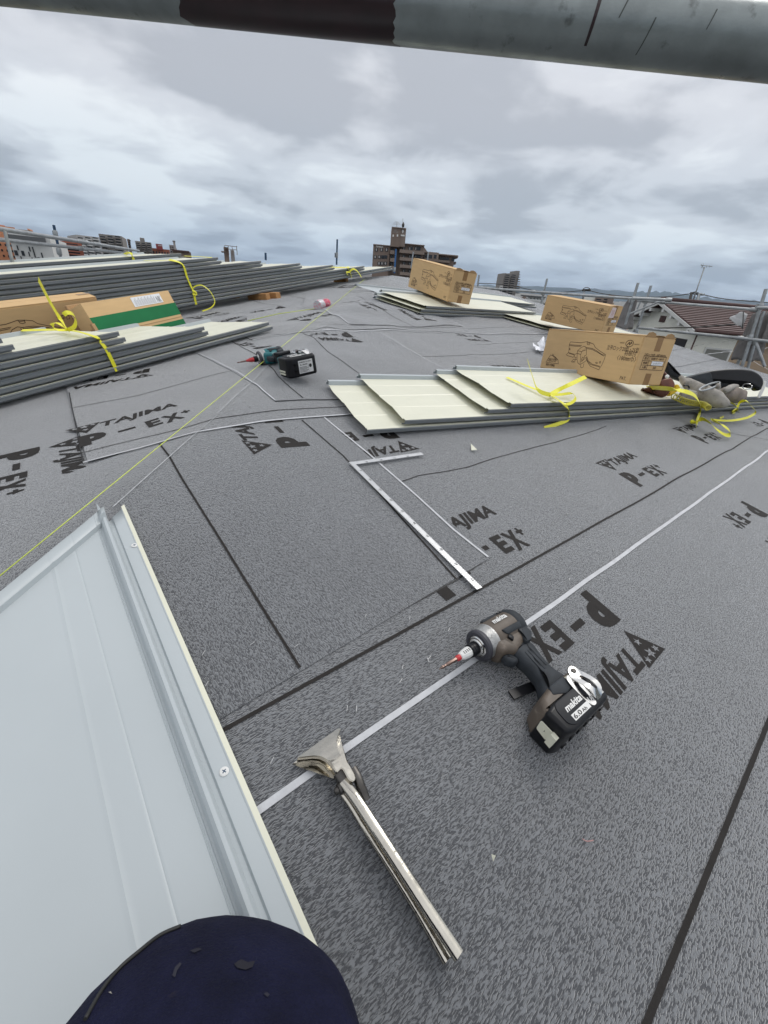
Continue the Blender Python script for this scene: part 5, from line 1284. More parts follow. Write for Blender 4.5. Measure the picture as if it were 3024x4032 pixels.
def seg(name, label, a, b, Da, Db, th, m=M_galv, **k):
    """pipe between two pixels at two distances; th = its thickness in full-size photo pixels"""
    p, q = G(*a, Da), G(*b, Db); r = th/2*(p.dot(fw)+q.dot(fw))/2/FPX*.80
    return pipe(name, label, [p, q], r, m, **k)
# rails on the left, past the long stacks
seg('scaffold_rail', 'upper scaffold rail on the far left, sloping down to the stacks', (-60, 485), (300, 542), 4.2, 8.0, 14.5, couplers=(.49,))
seg('scaffold_rail', 'lower scaffold rail on the far left, ending behind the rearmost stack', (-60, 511), (290, 549), 4.2, 7.9, 13, couplers=(.49,))
seg('scaffold_post', 'grey scaffold post nearest the left edge of the photo', (10, 498), (33, 590), 4.4, 4.4, 15)
seg('scaffold_post', 'dark blue topped scaffold post where the left rails are clamped', (116, 486), (129, 548), 6.0, 6.0, 12, M_bluepost, couplers=(.32, .93))
seg('scaffold_post', 'grey lower tube standing under the blue topped post', (129, 546), (136, 580), 6.05, 6.05, 12)
seg('scaffold_post', 'slim steel blue post rising behind the stepped stack ends', (728.5, 517), (727, 572), 7.0, 7.0, 8, M_bluepost, couplers=(.62,))
seg('scaffold_post', 'short dark post tip peeping over the rearmost left stack', (573.6, 546), (574, 562), 7.5, 7.5, 10, M_bluepost)
seg('scaffold_post', 'blue post standing before the brown apartment building', (855.5, 538), (852, 590), 8.0, 8.0, 8, mat('bright_blue_paint', (.03, .12, .30), .5), couplers=(.85,))
seg('scaffold_post', 'pale grey post left of the farthest cardboard box', (893, 544), (888, 580), 9.0, 9.0, 7)
seg('scaffold_post', 'pale grey post just above the farthest cardboard box', (925.5, 544), (922, 575), 9.0, 9.0, 7)
# right-hand side, beyond the gable end
seg('scaffold_post', 'scaffold post just right of the farthest cardboard box', (1035, 594), (1029, 640), 8.6, 8.6, 9, couplers=(.7,))
seg('scaffold_rail', 'long top rail from the farthest box to the double posts', (1026, 621), (1400, 647.5), 8.6, 7.6, 10.5, couplers=(.05, .39))
seg('scaffold_post', 'scaffold post between the farthest and the middle box', (1182, 602), (1164, 675), 8.2, 8.2, 9.5, couplers=(.42,))
seg('scaffold_post', 'front one of the two leaning posts before the white house', (1378.6, 611), (1344, 722), 7.2, 7.2, 12.5, couplers=(.33,))
seg('scaffold_post', 'rear one of the two leaning posts before the white house', (1406.4, 617), (1372, 724), 7.6, 7.6, 12, couplers=(.3, .92))
seg('scaffold_rail', 'short thick rail stub with a bracket over the gable', (1366, 644), (1447, 648), 7.0, 7.0, 13, couplers=(.97,))
seg('scaffold_rail', 'top rail running across the brown tiled roof', (1370, 648), (1642, 670), 7.4, 6.6, 12, couplers=(.27, .96))
seg('scaffold_rail', 'top rail stub leaving the frame at the right edge', (1636, 664), (1720, 668), 6.5, 6.3, 13)
seg('scaffold_rail', 'lower rail crossing in front of the white house wall', (1380, 708.5), (1604, 731), 7.3, 6.6, 12.5, couplers=(.98,))
seg('scaffold_rail', 'lower rail stub at the right edge beside the netting', (1598, 730), (1720, 745), 6.6, 6.3, 14)
seg('scaffold_brace', 'thin diagonal brace rising to the gable peak', (1361, 677.5), (1422, 652.5), 7.1, 7.1, 8)
seg('scaffold_brace', 'short upright strut between the thin brace and top rail', (1376, 668), (1384, 650), 7.1, 7.1, 7)
seg('scaffold_post', 'main corner post at the right edge with bundled tubes', (1655, 624), (1603, 790), 6.6, 6.6, 15, couplers=(.22, .62))
seg('scaffold_post', 'second tube of the corner bundle, just right of the main post', (1650, 672), (1614, 800), 6.7, 6.7, 13, couplers=(.5,))
seg('scaffold_post', 'third tube of the corner bundle, partly wrapped in netting', (1636, 680), (1590, 795), 6.9, 6.9, 14, couplers=(.55,))
seg('scaffold_brace', 'slanting foot brace right of the corner bundle', (1633, 741), (1652, 792), 6.5, 6.5, 13)
seg('scaffold_brace', 'thin black rod hanging beside the corner netting', (1606, 672), (1604, 712), 6.5, 6.5, 4, M_dsteel)
# bundled netting hanging at both corners
def netting(label, px0, px1, D, folds, wtop, wbot, white=False):
    a = G(*px0, D); b = G(*px1, D); side = (a-b).cross(Vector((a.x, a.y, 0))).normalized(); bk = Vector((a.x, a.y, 0)).normalized()
    bm = bmesh.new(); nu, nv = folds*6, 16; rows = []
    for j in range(nv+1):
        t_ = j/nv; c_ = a.lerp(b, t_); w = wtop+(wbot-wtop)*t_**.8; row = []
        for i in range(nu+1):
            s = i/nu*2*math.pi; f = 1+.16*math.cos(s*folds+3*t_)+.25*noise.noise(Vector((math.cos(s)*1.5, math.sin(s)*1.5, t_*2.5+D)))
            row.append(bm.verts.new(c_+side*math.cos(s)*w*f+bk*math.sin(s)*w*.5*f+Vector((0, 0, .03*noise.noise(Vector((s, t_*3, 2)))))))
        rows.append(row)
    for r0, r1 in zip(rows, rows[1:]):
        for i in range(nu): bm.faces.new((r0[i], r0[i+1], r1[i+1], r1[i]))
    bm.faces.new(rows[0][:-1]); bm.faces.new(rows[-1][:-1][::-1])
    tag(obj('rolled_netting', bm, M_tarp if not white else mat('white_sheet', (.5, .5, .5), .8, var=.15, vscale=9), smooth=True), label, 'netting', 'rolled safety netting')
netting('grey netting gathered round the two leaning posts', (1368, 646), (1343, 708), 7.25, 5, .05, .12)
netting('white plastic sheet hanging left of the leaning posts', (1356, 655), (1341, 690), 7.3, 3, .03, .055, True)
netting('big fan of grey netting tied to the corner post', (1650, 676), (1612, 778), 6.8, 8, .085, .13)
netting('netting folds spilling out at the right edge', (1690, 680), (1660, 740), 6.7, 6, .10, .06)
netting('white cloth scrap caught left of the corner netting', (1610, 678), (1588, 698), 6.8, 3, .03, .09, True)
# cables sagging between the posts
def cable(label, pts, r, m=None, name='cable', group='overhead wires'):
    bm = bmesh.new(); add_tube(bm, smooth_path([G(*p) for p in pts], 6), r, 6); tag(obj(name, bm, m or M_dsteel), label, 'wire', group)
cable('black cable sagging from the lower rail to the corner netting', [(1413, 709, 7.2), (1450, 708, 7.2), (1500, 707, 7.1), (1540, 704, 7.0), (1600, 700, 6.8)], .009)
cable('overhead wire from the middle box to the humped insulators', [(1030, 612, 60), (1090, 615, 60), (1180, 631, 60), (1258, 628, 60)], .045)
cable('overhead wire from the humped insulators towards the gable', [(1275, 628, 60), (1300, 634, 60), (1350, 640, 60), (1400, 642, 60), (1450, 640, 60), (1493, 634, 60)], .045)
cable('overhead wire leaving the crossarm to the right', [(1521, 637, 60), (1560, 645, 60), (1610, 650, 60), (1680, 655, 60)], .045)

# ------------------------------------------------------------------ ground, hills, town
GZ = -7.3
bm = bmesh.new(); v = [bm.verts.new(p) for p in ((-17400, -17400, GZ), (17400, -17400, GZ), (17400, 17400, GZ), (-17400, 17400, GZ))]; bm.faces.new(v)
tag(obj('ground', bm, mat('town_ground', (.075, .08, .075), .9, var=.4, vscale=.02, dirt=((.03, .045, .03), .52, .004))), None, None, None, 'structure')
M_hill = mat('hill_forest', (.030, .048, .045), .95, var=.3, vscale=.0006)
bm = bmesh.new(); top = [(-300, 572), (0, 566), (300, 580), (700, 603), (900, 612), (1040, 616), (1120, 617), (1240, 622), (1350, 629), (1400, 630), (1440, 630), (1475, 634), (1510, 641), (1560, 646), (1620, 649), (1700, 656), (1900, 672)]
tp = smooth_path([Vector((a, b, 0)) for a, b in top], 8); prev = None
for i, p in enumerate(tp):
    DD = 13000; c_ = G(p.x, p.y, DD); hz_ = c_.z+30*noise.noise(Vector((i*.35, 0, 0)))
    u = Vector((c_.x, c_.y, 0)).normalized()
    col = [bm.verts.new((u.x*(DD-3500*f), u.y*(DD-3500*f), GZ-2+(hz_-GZ)*(1-f)**1.2*(1+.10*noise.noise(Vector((i*.5, f*6, 1)))))) for f in (0, .15, .3, .5, .75, 1)]
    bk_ = bm.verts.new((u.x*(DD+3500), u.y*(DD+3500), GZ-2)); col = [bk_]+col
    if prev:
        for k in range(6): bm.faces.new((prev[k], col[k], col[k+1], prev[k+1]))
    prev = col
tag(obj('hills', bm, M_hill, smooth=True), None, None, None, 'structure')

CUBE = None
def unit_cube():
    global CUBE
    if CUBE is None:
        bm = bmesh.new(); add_box(bm, (0, 0, 0), (1, 1, 1)); CUBE = bpy.data.meshes.new('block'); bmesh.ops.recalc_face_normals(bm, faces=bm.faces[:]); bm.to_mesh(CUBE); bm.free()
    return CUBE
_cm = {}
class Bld:
    """a building with its own upright frame: u to the right, depth away, z up; parts are placed through pixels on its front plane"""
    def __init__(s, name, label, px, py, D, yaw=0, cat='building', group=None):
        c_ = G(px, py, D); s.D = D; b = Vector((c_.x, c_.y, 0)).normalized(); b.rotate(Matrix.Rotation(R_(yaw), 3, 'Z')); r = Vector((b.y, -b.x, 0))
        s.b, s.r = b, r; m = Matrix((r, b, Vector((0, 0, 1)))).transposed().to_4x4(); m.translation = Vector((c_.x, c_.y, GZ)); s.m = m
        s.t = thing(name, label, cat, mat=m, group=group); s.inv = m.inverted()
    def loc(s, px, py, d=0.0):
        o_ = s.m @ Vector((0, d, 0)); v = Vector(ray(px, py)); p = v*(o_.dot(s.b)/v.dot(s.b)); q = s.inv @ p; return q.x, q.z
    def box(s, name, xl, yt, xr, yb, d0, d1, m, par=None):
        my = (yt+yb)/2 if yb else yt
        u0 = s.loc(xl, my, d0)[0]; u1 = s.loc(xr, my, d0)[0]; z1 = s.loc((xl+xr)/2, yt, d0)[1]; z0 = s.loc((xl+xr)/2, yb, d0)[1] if yb else -1.0
        return s.lbox(name, u0, u1, z0, z1, d0, d1, m, par)
    def lbox(s, name, u0, u1, z0, z1, d0, d1, m, par=None):
        key = m.name
        if key not in _cm:
            me = unit_cube().copy(); me.materials.append(m); _cm[key] = me
        o = bpy.data.objects.new(name, _cm[key]); C.objects.link(o)
        o.parent = par or s.t
        if par is not None: o.matrix_parent_inverse = par.matrix_basis.inverted()
        o.location = (u0, d0, z0); o.scale = (u1-u0, d1-d0, z1-z0); return o
    def windows(s, xl, yt, xr, yb, nc, nr, m, d=0.0, fw_=.55, fh=.5, par=None, frame=None, name='window'):
        u0, z1 = s.loc(xl, yt, d); u1, _ = s.loc(xr, yt, d); z0 = s.loc(xl, yb, d)[1]
        cw, ch = (u1-u0)/nc, (z1-z0)/nr
        for i in range(nc):
            for j in range(nr):
                a = u0+cw*(i+.5-fw_/2); c_ = z0+ch*(j+.5-fh/2)
                s.lbox(name, a, a+cw*fw_, c_, c_+ch*fh, d-.06, d+.3, m, par)
    def balconies(s, xl, yt, xr, yb, n, m, dep=1.1, d=0.0, frac=.42, dark=None):
        u0, z1 = s.loc(xl, yt, d); u1, _ = s.loc(xr, yt, d); z0 = s.loc(xl, yb, d)[1]; ch = (z1-z0)/n
        for j in range(n):
            s.lbox('balcony', u0, u1, z0+ch*j, z0+ch*(j+frac), d-dep, d+.02, m)
            if dark: s.lbox('window', u0+(u1-u0)*.06, u1-(u1-u0)*.06, z0+ch*(j+frac), z0+ch*(j+.9), d-.03, d+.3, dark)
M_wbrown = mat('brown_tile_wall', (.215, .165, .135), .8, var=.12, vscale=.6)
M_wbrown2 = mat('brown_tile_wall_light', (.25, .20, .168), .8, var=.10, vscale=.6)
M_glass = mat('dark_window', (.022, .024, .028), .15)
M_glass2 = mat('curtained_window', (.42, .40, .38), .4, var=.2, vscale=2)
M_wgrey = mat('grey_tower_wall', (.38, .37, .36), .8, var=.08, vscale=.4)
M_wgrey2 = mat('dark_grey_tower_wall', (.24, .225, .21), .8, var=.1, vscale=.4)
M_wwhite = mat('white_wall', (.62, .62, .60), .8, var=.05, vscale=.5)
M_wcream = mat('cream_stucco', (.80, .79, .71), .85, var=.05, vscale=1.5, bump=.3, bscale=14)
M_wbrick = mat('red_brick_wall', (.33, .12, .075), .85, var=.15, vscale=.8)
M_worange = mat('orange_tile_wall', (.60, .26, .14), .8, var=.10, vscale=.8)
M_wtan = mat('tan_siding', (.36, .27, .19), .8, var=.06, vscale=2)
M_rbrown = mat('brown_tile_roof', (.080, .040, .036), .65, var=.2, vscale=3)
M_rgrey = mat('grey_roof', (.12, .125, .13), .7, var=.2, vscale=.5)
M_sign = mat('pale_sign', (.75, .75, .72), .5)  # plain off-white for lettering and sign panels
def X3(a): return 779+a*.1852
def Y3_(b): return 471.8+b*.1852
# the brown apartment block with its sign tower
b_ = Bld('apartment_building', 'brown tiled apartment building with a square sign tower, behind the farthest box', 900, 560, 105, 4)
w0 = b_.box('wall', X3(148), Y3_(312), X3(345), None, 0, 16, M_wbrown)
b_.box('parapet', X3(146), Y3_(306), X3(347), Y3_(316), -.3, .0, M_wbrown2)
for row, xs_ in ((365, (185, 243, 303)), (450, (170, 218, 258, 294)), (525, (215, 250, 290))):
    for x in xs_:
        f_ = b_.box('window', X3(x-17), Y3_(row-20), X3(x+17), Y3_(row+20), -.10, .2, M_glass)
        b_.box('pane', X3(x-8), Y3_(row-15), X3(x+6), Y3_(row+13), -.16, -.101, M_glass2 if (x*7+row) % 3 else M_glass, f_)
dst = ([], []); u, z = b_.loc(X3(182), Y3_(336), -.1); u1, z1 = b_.loc(X3(262), Y3_(320), -.1); text2d('StoneBeach', u, z, u1-u, z1-z, .02, 0, dst)
decal('lettering', dst, M_sign, lambda x, y: Vector((x, -.12, y)), b_.t)
for k, (y0, y1) in enumerate(((372, 415), (462, 505), (555, 600))): b_.box('balcony', X3(345), Y3_(y0), X3(395), Y3_(y1), -.9, .5, M_wbrown2)
b_.box('stair_wall', X3(345), Y3_(310), X3(470), None, 1.5, 14, M_wbrown2)
b_.windows(X3(348), Y3_(330), X3(392), Y3_(560), 1, 3, M_glass, 1.5, .8, .45)
tw = b_.box('tower', X3(357), Y3_(110), X3(460), Y3_(330), -1.5, 7, M_wbrown)
b_.box('tower_side', X3(460), Y3_(112), X3(524), Y3_(330), -1.2, 7, M_wbrown2)
b_.box('tower_cap', X3(364), Y3_(104), X3(526), Y3_(113), -1.7, 7.2, M_wbrown2)
dst = ([], [])
def bt(txt, a, b2, c_, d_): u, z = b_.loc(X3(a), Y3_(b2), -1.5); u1, z1 = b_.loc(X3(c_), Y3_(d_), -1.5); text2d(txt, u, z, u1-u, z1-z, .03, 0, dst)
bt('NEW', 390, 148, 425, 132); bt('LIFESTAGE', 374, 168, 438, 152)
decal('lettering', dst, mat('faded_letter', (.30, .27, .25), .6), lambda x, y: Vector((x, -1.56, y)), b_.t)
for a, c_, y0, y1 in ((372, 388, 188, 214), (422, 438, 186, 212)): b_.box('sign_panel', X3(a), Y3_(y0), X3(c_), Y3_(y1), -1.62, -1.5, M_sign)
b_.box('sign_panel', X3(468), Y3_(190), X3(514), Y3_(208), -1.32, -1.2, M_sign)
u, z = b_.loc(X3(492), Y3_(151), -1.2); u2 = b_.loc(X3(503), Y3_(151), -1.2)[0]; r_ = u2-u
dst = ([], []); poly2d([(u-r_, z+r_*1.3), (u+r_, z+r_*1.3), (u+r_, z-.1), (u, z-r_*1.7), (u-r_, z-.1)], dst); decal('emblem', dst, M_sign, lambda x, y: Vector((x, -1.26, y)), b_.t)
b_.box('wall', X3(470), Y3_(302), X3(745), None, 0.5, 15, M_wbrown)
b_.box('wall', X3(745), Y3_(392), X3(915), None, 2.5, 15, M_wbrown2)
b_.box('wall', X3(915), Y3_(425), X3(1100), None, 4.5, 16, M_wbrown)
b_.box('roof_slab', X3(900), Y3_(420), X3(1138), Y3_(432), 3.0, 16, M_wbrown2)
b_.box('roof_slab', X3(462), Y3_(298), X3(750), Y3_(306), -.2, 15, M_wbrown2)
# sloping shoulder
u0, z0 = b_.loc(X3(745), Y3_(322), .5); u1, z1 = b_.loc(X3(788), Y3_(392), .5); _, zb = b_.loc(X3(745), Y3_(395), .5)
bm = bmesh.new(); q = [(u0-.3, .45, z0), (u1, .45, zb), (u0-.3, .45, zb)]; v = [bm.verts.new(p) for p in q]; w_ = [bm.verts.new((p[0], 12, p[2])) for p in q]
bm.faces.new(v); bm.faces.new(w_[::-1])
for k in range(3): bm.faces.new((v[k], w_[k], w_[(k+1) % 3], v[(k+1) % 3]))
obj('sloping_roof', bm, M_wbrown2, b_.t)
for y0, y1 in ((385, 415), (462, 500), (548, 585), (635, 670)):
    b_.box('balcony', X3(455), Y3_(y0 if y0 > 400 else 372), X3(745 if y0 < 640 else 600), Y3_(y1 if y0 > 400 else 412), -1.2, .5, M_wbrown2)
for x0, x1 in ((490, 520), (560, 610), (630, 700)):
    for y0, y1 in ((330, 372), (425, 460), (508, 546), (592, 632)):
        b_.box('window', X3(x0), Y3_(y0), X3(x1), Y3_(y1), .38, .8, M_glass); b_.box('curtain', X3(x0+8), Y3_(y0+6), X3(x0+18), Y3_(y1-6), .30, .37, M_glass2)
for y0, y1 in ((472, 500), (500+55, 585)): b_.box('balcony', X3(745), Y3_(y0), X3(915), Y3_(y1), 1.2, 2.5, M_wbrown)
for x0, x1 in ((755, 785), (795, 835), (855, 885)):
    b_.box('window', X3(x0), Y3_(425), X3(x1), Y3_(468), 2.4, 2.8, M_glass)
b_.box('balcony', X3(885), Y3_(488), X3(1040), Y3_(512), 3.2, 4.5, M_wbrown2); b_.box('window', X3(925), Y3_(455), X3(1035), Y3_(485), 4.4, 4.8, M_glass); b_.box('window', X3(1065), Y3_(460), X3(1095), Y3_(500), 4.4, 4.8, M_glass)
for y0 in (432, 505): b_.box('side_balcony', X3(1098), Y3_(y0), X3(1138 if y0 == 432 else 1114), Y3_(y0+30), 4.6, 9, M_wbrown)
# roof aerials on the tower
for nm, x, y0, y1, lab in (('antenna', 424, 36, 104, 'short branched aerial on the sign tower roof'), ('antenna', 494, 0, 104, 'taller thin mast on the sign tower roof')):
    p, q = G(X3(x), Y3_(y1), 106), G(X3(x-1), Y3_(y0), 106); t = thing(nm, lab, 'antenna', loc=tuple(p), group='rooftop aerials')
    bm = bmesh.new(); add_tube(bm, [Vector((0, 0, -.5)), q-p], .05, 6); obj('mast', bm, M_galv, t)
    bm = bmesh.new()
    for k in range(3): add_tube(bm, [Vector((q-p))*(.5+.2*k)+b_.r*(-.9+.2*k), Vector((q-p))*(.5+.2*k)+b_.r*(.9-.2*k)], .03, 5)
    if y0: obj('crossbar', bm, M_galv, t)
    else:
        bm.free(); bm = bmesh.new(); add_lathe(bm, [(0, .25), (.5, .3), (.9, .1)], 10, 'Z'); obj('lamp', bm, M_dsteel, t)
# far towers and blocks
def tower(name, label, xl, xr, yt, D, wall, n, cap=None, cols=2, yaw=0, depth=14, style='balcony', group='distant apartment towers', yb=None):
    b = Bld(name, label, (xl+xr)/2, yt, D, yaw, group=group); b.box('wall', xl, yt, xr, None, 0, depth, wall)
    yb = yb or yt+60
    w = (xr-xl)/cols
    for c_ in range(cols):
        a0, a1 = xl+w*(c_+.12), xl+w*(c_+.86)
        if style == 'balcony': b.balconies(a0, yt+1.5, a1, yb, n, M_wwhite if wall is M_wgrey else wall, 1.2, 0, .40, M_glass)
        else: b.windows(a0, yt+1.5, a1, yb, 1, n, M_glass, 0, .6, .5)
    if cap: b.box('roof_room', cap[0], cap[1], cap[2], yt+2, 2, depth-2, wall)
    return b
X1 = lambda a: a*.1852
Y1_ = lambda b: 471.8+b*.1852
b = tower('apartment_tower', 'wide white and grey apartment tower behind the left rails', X1(890), X1(1150), Y1_(205), 150, M_wgrey, 8, cols=3, yaw=10, yb=562)
b = tower('apartment_tower', 'taller grey apartment tower, right of the wide white one', X1(1150), X1(1412), Y1_(192), 165, M_wgrey2, 9, cols=3, yaw=-6, yb=562, cap=(X1(1160), Y1_(185), X1(1190)))
X2 = lambda a: 274.3+a*.1852
Y2_ = lambda b: 482.8+b*.1852
b = tower('apartment_tower', 'beige grey tower with a roof block over the rearmost stack', X2(95), X2(280), Y2_(212), 190, M_wgrey2, 6, cols=3, yb=552, cap=(X2(152), Y2_(168), X2(206)))
b = Bld('office_building', 'low brown building carrying a red rooftop sign', 345, 540, 200); b.box('wall', 326, 537.5, 366, None, 0, 14, M_wbrick); b.box('red_sign', X2(340), Y2_(240), X2(415), Y2_(305), -.5, 3, mat('red_sign_paint', (.28, .05, .05), .6)); b.windows(328, 539, 364, 560, 6, 2, M_glass)
dst = ([], []); u, z = b.loc(X2(362), Y2_(262), -.5); u1, z1 = b.loc(X2(408), Y2_(252), -.5); text2d('ASAHI', u, z, u1-u, z1-z, .02, 0, dst); decal('lettering', dst, M_sign, lambda x, y: Vector((x, -.56, y)), b.t)
b = Bld('office_building', 'small grey block beside the slim concrete chimney', 370, 530, 210); b.box('wall', X2(490), Y2_(250), X2(545), None, 0, 12, M_wgrey); b.windows(366, 531, 375, 545, 2, 3, M_glass)
b = Bld('chimney', 'slim concrete chimney tower over the stepped stack', 377, 520, 205, cat='chimney'); b.box('shaft', X2(535), Y2_(203), X2(560), None, 0, 5, M_wgrey); b.box('buttress', X2(558), Y2_(290), X2(580), None, .5, 5, M_wgrey); b.box('cap', X2(531), Y2_(200), X2(563), Y2_(208), -.3, 5.3, M_wgrey2)
b = Bld('hall', 'long low hall with a dark brown roof beyond the stacks', 393, 541, 180); b.box('wall', 374, 543, 412, None, 0, 20, M_wbrown); b.box('roof', 372, 540.5, 409, 543.5, -1, 21, M_rbrown)
b = Bld('billboard_tower', 'thin dark sign pole building left of the beige tower', 278, 520, 140, cat='sign tower'); b.box('mast', X1(1480), Y1_(240), X1(1512), None, 0, 2, M_wbrown); 
for k in range(4): b.box('sign_box', X1(1500), Y1_(252+24*k), X1(1524), Y1_(266+24*k), -.4, 1.6, M_glass)
b = Bld('apartment_building', 'orange tiled building at the very left edge', 10, 490, 62, 12); b.box('wall', -60, Y1_(75), X1(150)+2, None, 0, 14, M_worange); b.box('roof_room', -60, Y1_(58), X1(50), Y1_(80), 1, 10, M_worange); b.windows(-20, 520, 26, 580, 4, 5, M_glass, 0, .35, .4)
b = Bld('warehouse', 'white panelled building with slit windows behind the left rails', 60, 510, 58, -8); b.box('wall', X1(95), Y1_(190), X1(565), None, 0, 14, M_wwhite); b.box('roof_band', X1(90), Y1_(205), X1(520), Y1_(262), -.5, 0, M_rgrey)
for x, y0, y1, w in ((205, 315, 370, 14), (345, 330, 385, 14), (395, 335, 455, 14), (490, 400, 460, 14), (340, 390, 440, 12), (188, 372, 430, 38), (268, 378, 435, 34), (245, 440, 470, 12), (375, 455, 475, 12)): b.box('window', X1(x-w/2), Y1_(y0), X1(x+w/2), Y1_(y1), -.08, .2, M_glass)
b.box('roof_duct', X1(195), Y1_(133), X1(350), Y1_(150), 3, 5, M_wbrown); b.box('roof_fan', X1(318), Y1_(120), X1(340), Y1_(135), 3, 5, M_worange)
b = tower('apartment_building', 'red brick apartment block between the blue topped post and the towers', X1(700), X1(945), Y1_(272), 95, M_wbrick, 6, cols=1, yb=560, group=None); b.box('stair_tower', X1(560), Y1_(345), X1(700), None, 3, 12, M_wbrick)
b = Bld('shop', 'low shop with a white and blue fascia behind the blue topped post', 125, 558, 45); b.box('wall', X1(545), Y1_(470), X1(960), None, 0, 10, M_wwhite); b.box('fascia', X1(560), Y1_(450), X1(700), Y1_(490), -.6, 0, M_wwhite); b.box('blue_roof', X1(720), Y1_(462), X1(960), Y1_(485), -.6, 9, mat('blue_roof', (.10, .16, .26), .6))
b = Bld('house', 'low house with a pitched grey roof under the white building', 70, 560, 34); b.box('wall', 40, 568, 108, None, .5, 9, M_wtan); 
u0, z0 = b.loc(42, 569); u1, z1 = b.loc(84, 555); u2, _ = b.loc(112, 569)
bm = bmesh.new(); q = [(u0, 0, z0), (u1, 0, z1), (u2, 0, z0)]; v = [bm.verts.new(p) for p in q]; w_ = [bm.verts.new((p[0], 10, p[2])) for p in q]
bm.faces.new(v); bm.faces.new(w_[::-1])
for k in range(3): bm.faces.new((v[k], w_[k], w_[(k+1) % 3], v[(k+1) % 3]))
obj('roof', bm, M_rgrey, b.t)
b = Bld('house', 'dark roofed house at the bottom of the left rails', 8, 566, 36); b.box('wall', -40, 569, 30, None, .3, 8, M_wwhite); b.box('roof', -44, 564, 32, 569.5, -.4, 9, M_rgrey)
# rooftop frame behind the stepped stacks
b = Bld('rooftop_frame', 'brown rooftop block inside an open steel frame beyond the stacks', 497, 540, 120, cat='building'); b.box('wall', X2(1125), Y2_(275), X2(1180), None, 0, 6, M_wbrown); b.box('wall', X2(1205), Y2_(310), X2(1250), None, 1, 6, M_wgrey)
for x in (1140, 1185, 1230, 1282): b.box('frame_post', X2(x-3), Y2_(262), X2(x+3), Y2_(365), -.6, -.2, M_wbrown)
for y in (262, 300): b.box('frame_beam', X2(1138), Y2_(y-2), X2(1286), Y2_(y+3), -.7, -.1, M_wbrown)
b.box('eave', X2(1098), Y2_(322), X2(1140), Y2_(330), -1, 4, M_wbrown)
# right-hand distance
X4 = lambda a: 1009.4+a*.205
Y4_ = lambda b: 548.6+b*.205
b = tower('apartment_tower', 'grey brown apartment tower standing alone left of the middle box', X4(392), X4(525), Y4_(207), 230, M_wgrey2, 11, cols=2, yaw=14, yb=642, group='distant apartment towers')
b.box('lift_tower', X4(518), Y4_(178), X4(556), None, 2, 14, M_wgrey2)
for j in range(9): b.box('side_balcony', X4(548), Y4_(215+24*j), X4(558), Y4_(225+24*j), 1, 9, M_wgrey)
b = tower('apartment_building', 'pale low block at the foot of the lone tower', X4(343), X4(375), Y4_(335), 180, M_wwhite, 5, cols=1, yb=640, group=None)
b = Bld('house', 'white house with a grey gable seen between the far panels and the middle box', 1152, 645, 62); b.box('wall', X4(640), Y4_(450), X4(820), None, 0, 9, M_wwhite); b.box('roof', X4(560), Y4_(440), X4(830), Y4_(450), -.5, 9, M_rgrey); b.windows(X4(655), Y4_(458), X4(800), Y4_(485), 4, 1, M_glass, 0, .4, .6); b.box('parapet', X4(605), Y4_(478), X4(830), Y4_(498), -3, -2.6, M_wwhite)
u0, z0 = b.loc(X4(560), Y4_(470), -1); u1, z1 = b.loc(X4(600), Y4_(440), -1); u2, _ = b.loc(X4(645), Y4_(470), -1)
bm = bmesh.new(); q = [(u0, -1, z0), (u1, -1, z1), (u2, -1, z0)]; v = [bm.verts.new(p) for p in q]; w_ = [bm.verts.new((p[0], 4, p[2])) for p in q]
bm.faces.new(v); bm.faces.new(w_[::-1])
for k in range(3): bm.faces.new((v[k], w_[k], w_[(k+1) % 3], v[(k+1) % 3]))
obj('gable', bm, M_wbrown, b.t)
b = tower('apartment_building', 'long brown and cream apartment block above the middle box', X4(1350), X4(1510), Y4_(462), 150, M_wbrown2, 4, cols=2, yb=668, group=None); b.box('end_tower', X4(1495), Y4_(428), X4(1560), None, -2, 10, M_wbrown); b.box('wing', X4(1235), Y4_(455), X4(1350), None, 1, 10, M_wcream)
X5 = lambda a: 1316.7+a*.2063
Y5_ = lambda b: 548.6+b*.2063
b = tower('apartment_building', 'small white block peeping over the brown tiled roof', X5(975), X5(1060), Y5_(560), 190, M_wwhite, 4, cols=2, yb=690, group=None)
# ---- the white stucco house with the brown tiled roof
ER = G(1506, 713.5, 27.0); ze = ER.z
def at_z(px, py, z):
    d = ray(px, py); return Vector(d*(z/d[2]))
EL = G(1338, 700, 33.5); EL.z = ze
gd = (EL-ER); gd.z = 0; Wg = gd.length; gd.normalize(); rd = Vector((gd.y, -gd.x, 0))
if rd.dot(Vector((ER.x, ER.y, 0))) < 0: rd = -rd
pk_ = (ER+EL)/2; d = Vector(ray(1412, 657)); tt = math.hypot(pk_.x, pk_.y)/math.hypot(d.x, d.y); zp = d.z*tt
hm = Matrix((-gd, rd, Vector((0, 0, 1)))).transposed().to_4x4(); hm.translation = Vector((EL.x, EL.y, GZ))
hs_ = thing('house', 'white stucco house with a brown tiled roof, behind the right hand scaffold', 'house', mat=hm)
zE, zP = ze-GZ, max(zp-GZ, ze-GZ+1.2); Lh = 10.5; ov = .45
bm = bmesh.new(); v = [bm.verts.new(p) for p in ((ov, ov, 0), (Wg-ov, ov, 0), (Wg-ov, ov, zE-.05), (Wg/2, ov, zP-.12), (ov, ov, zE-.05))]; bm.faces.new(v)
w_ = [bm.verts.new((p.co.x, Lh, p.co.z)) for p in v]; bm.faces.new(w_[::-1])
for k in range(5): bm.faces.new((v[k], w_[k], w_[(k+1) % 5], v[(k+1) % 5]))
obj('wall', bm, M_wcream, hs_)
rf = None
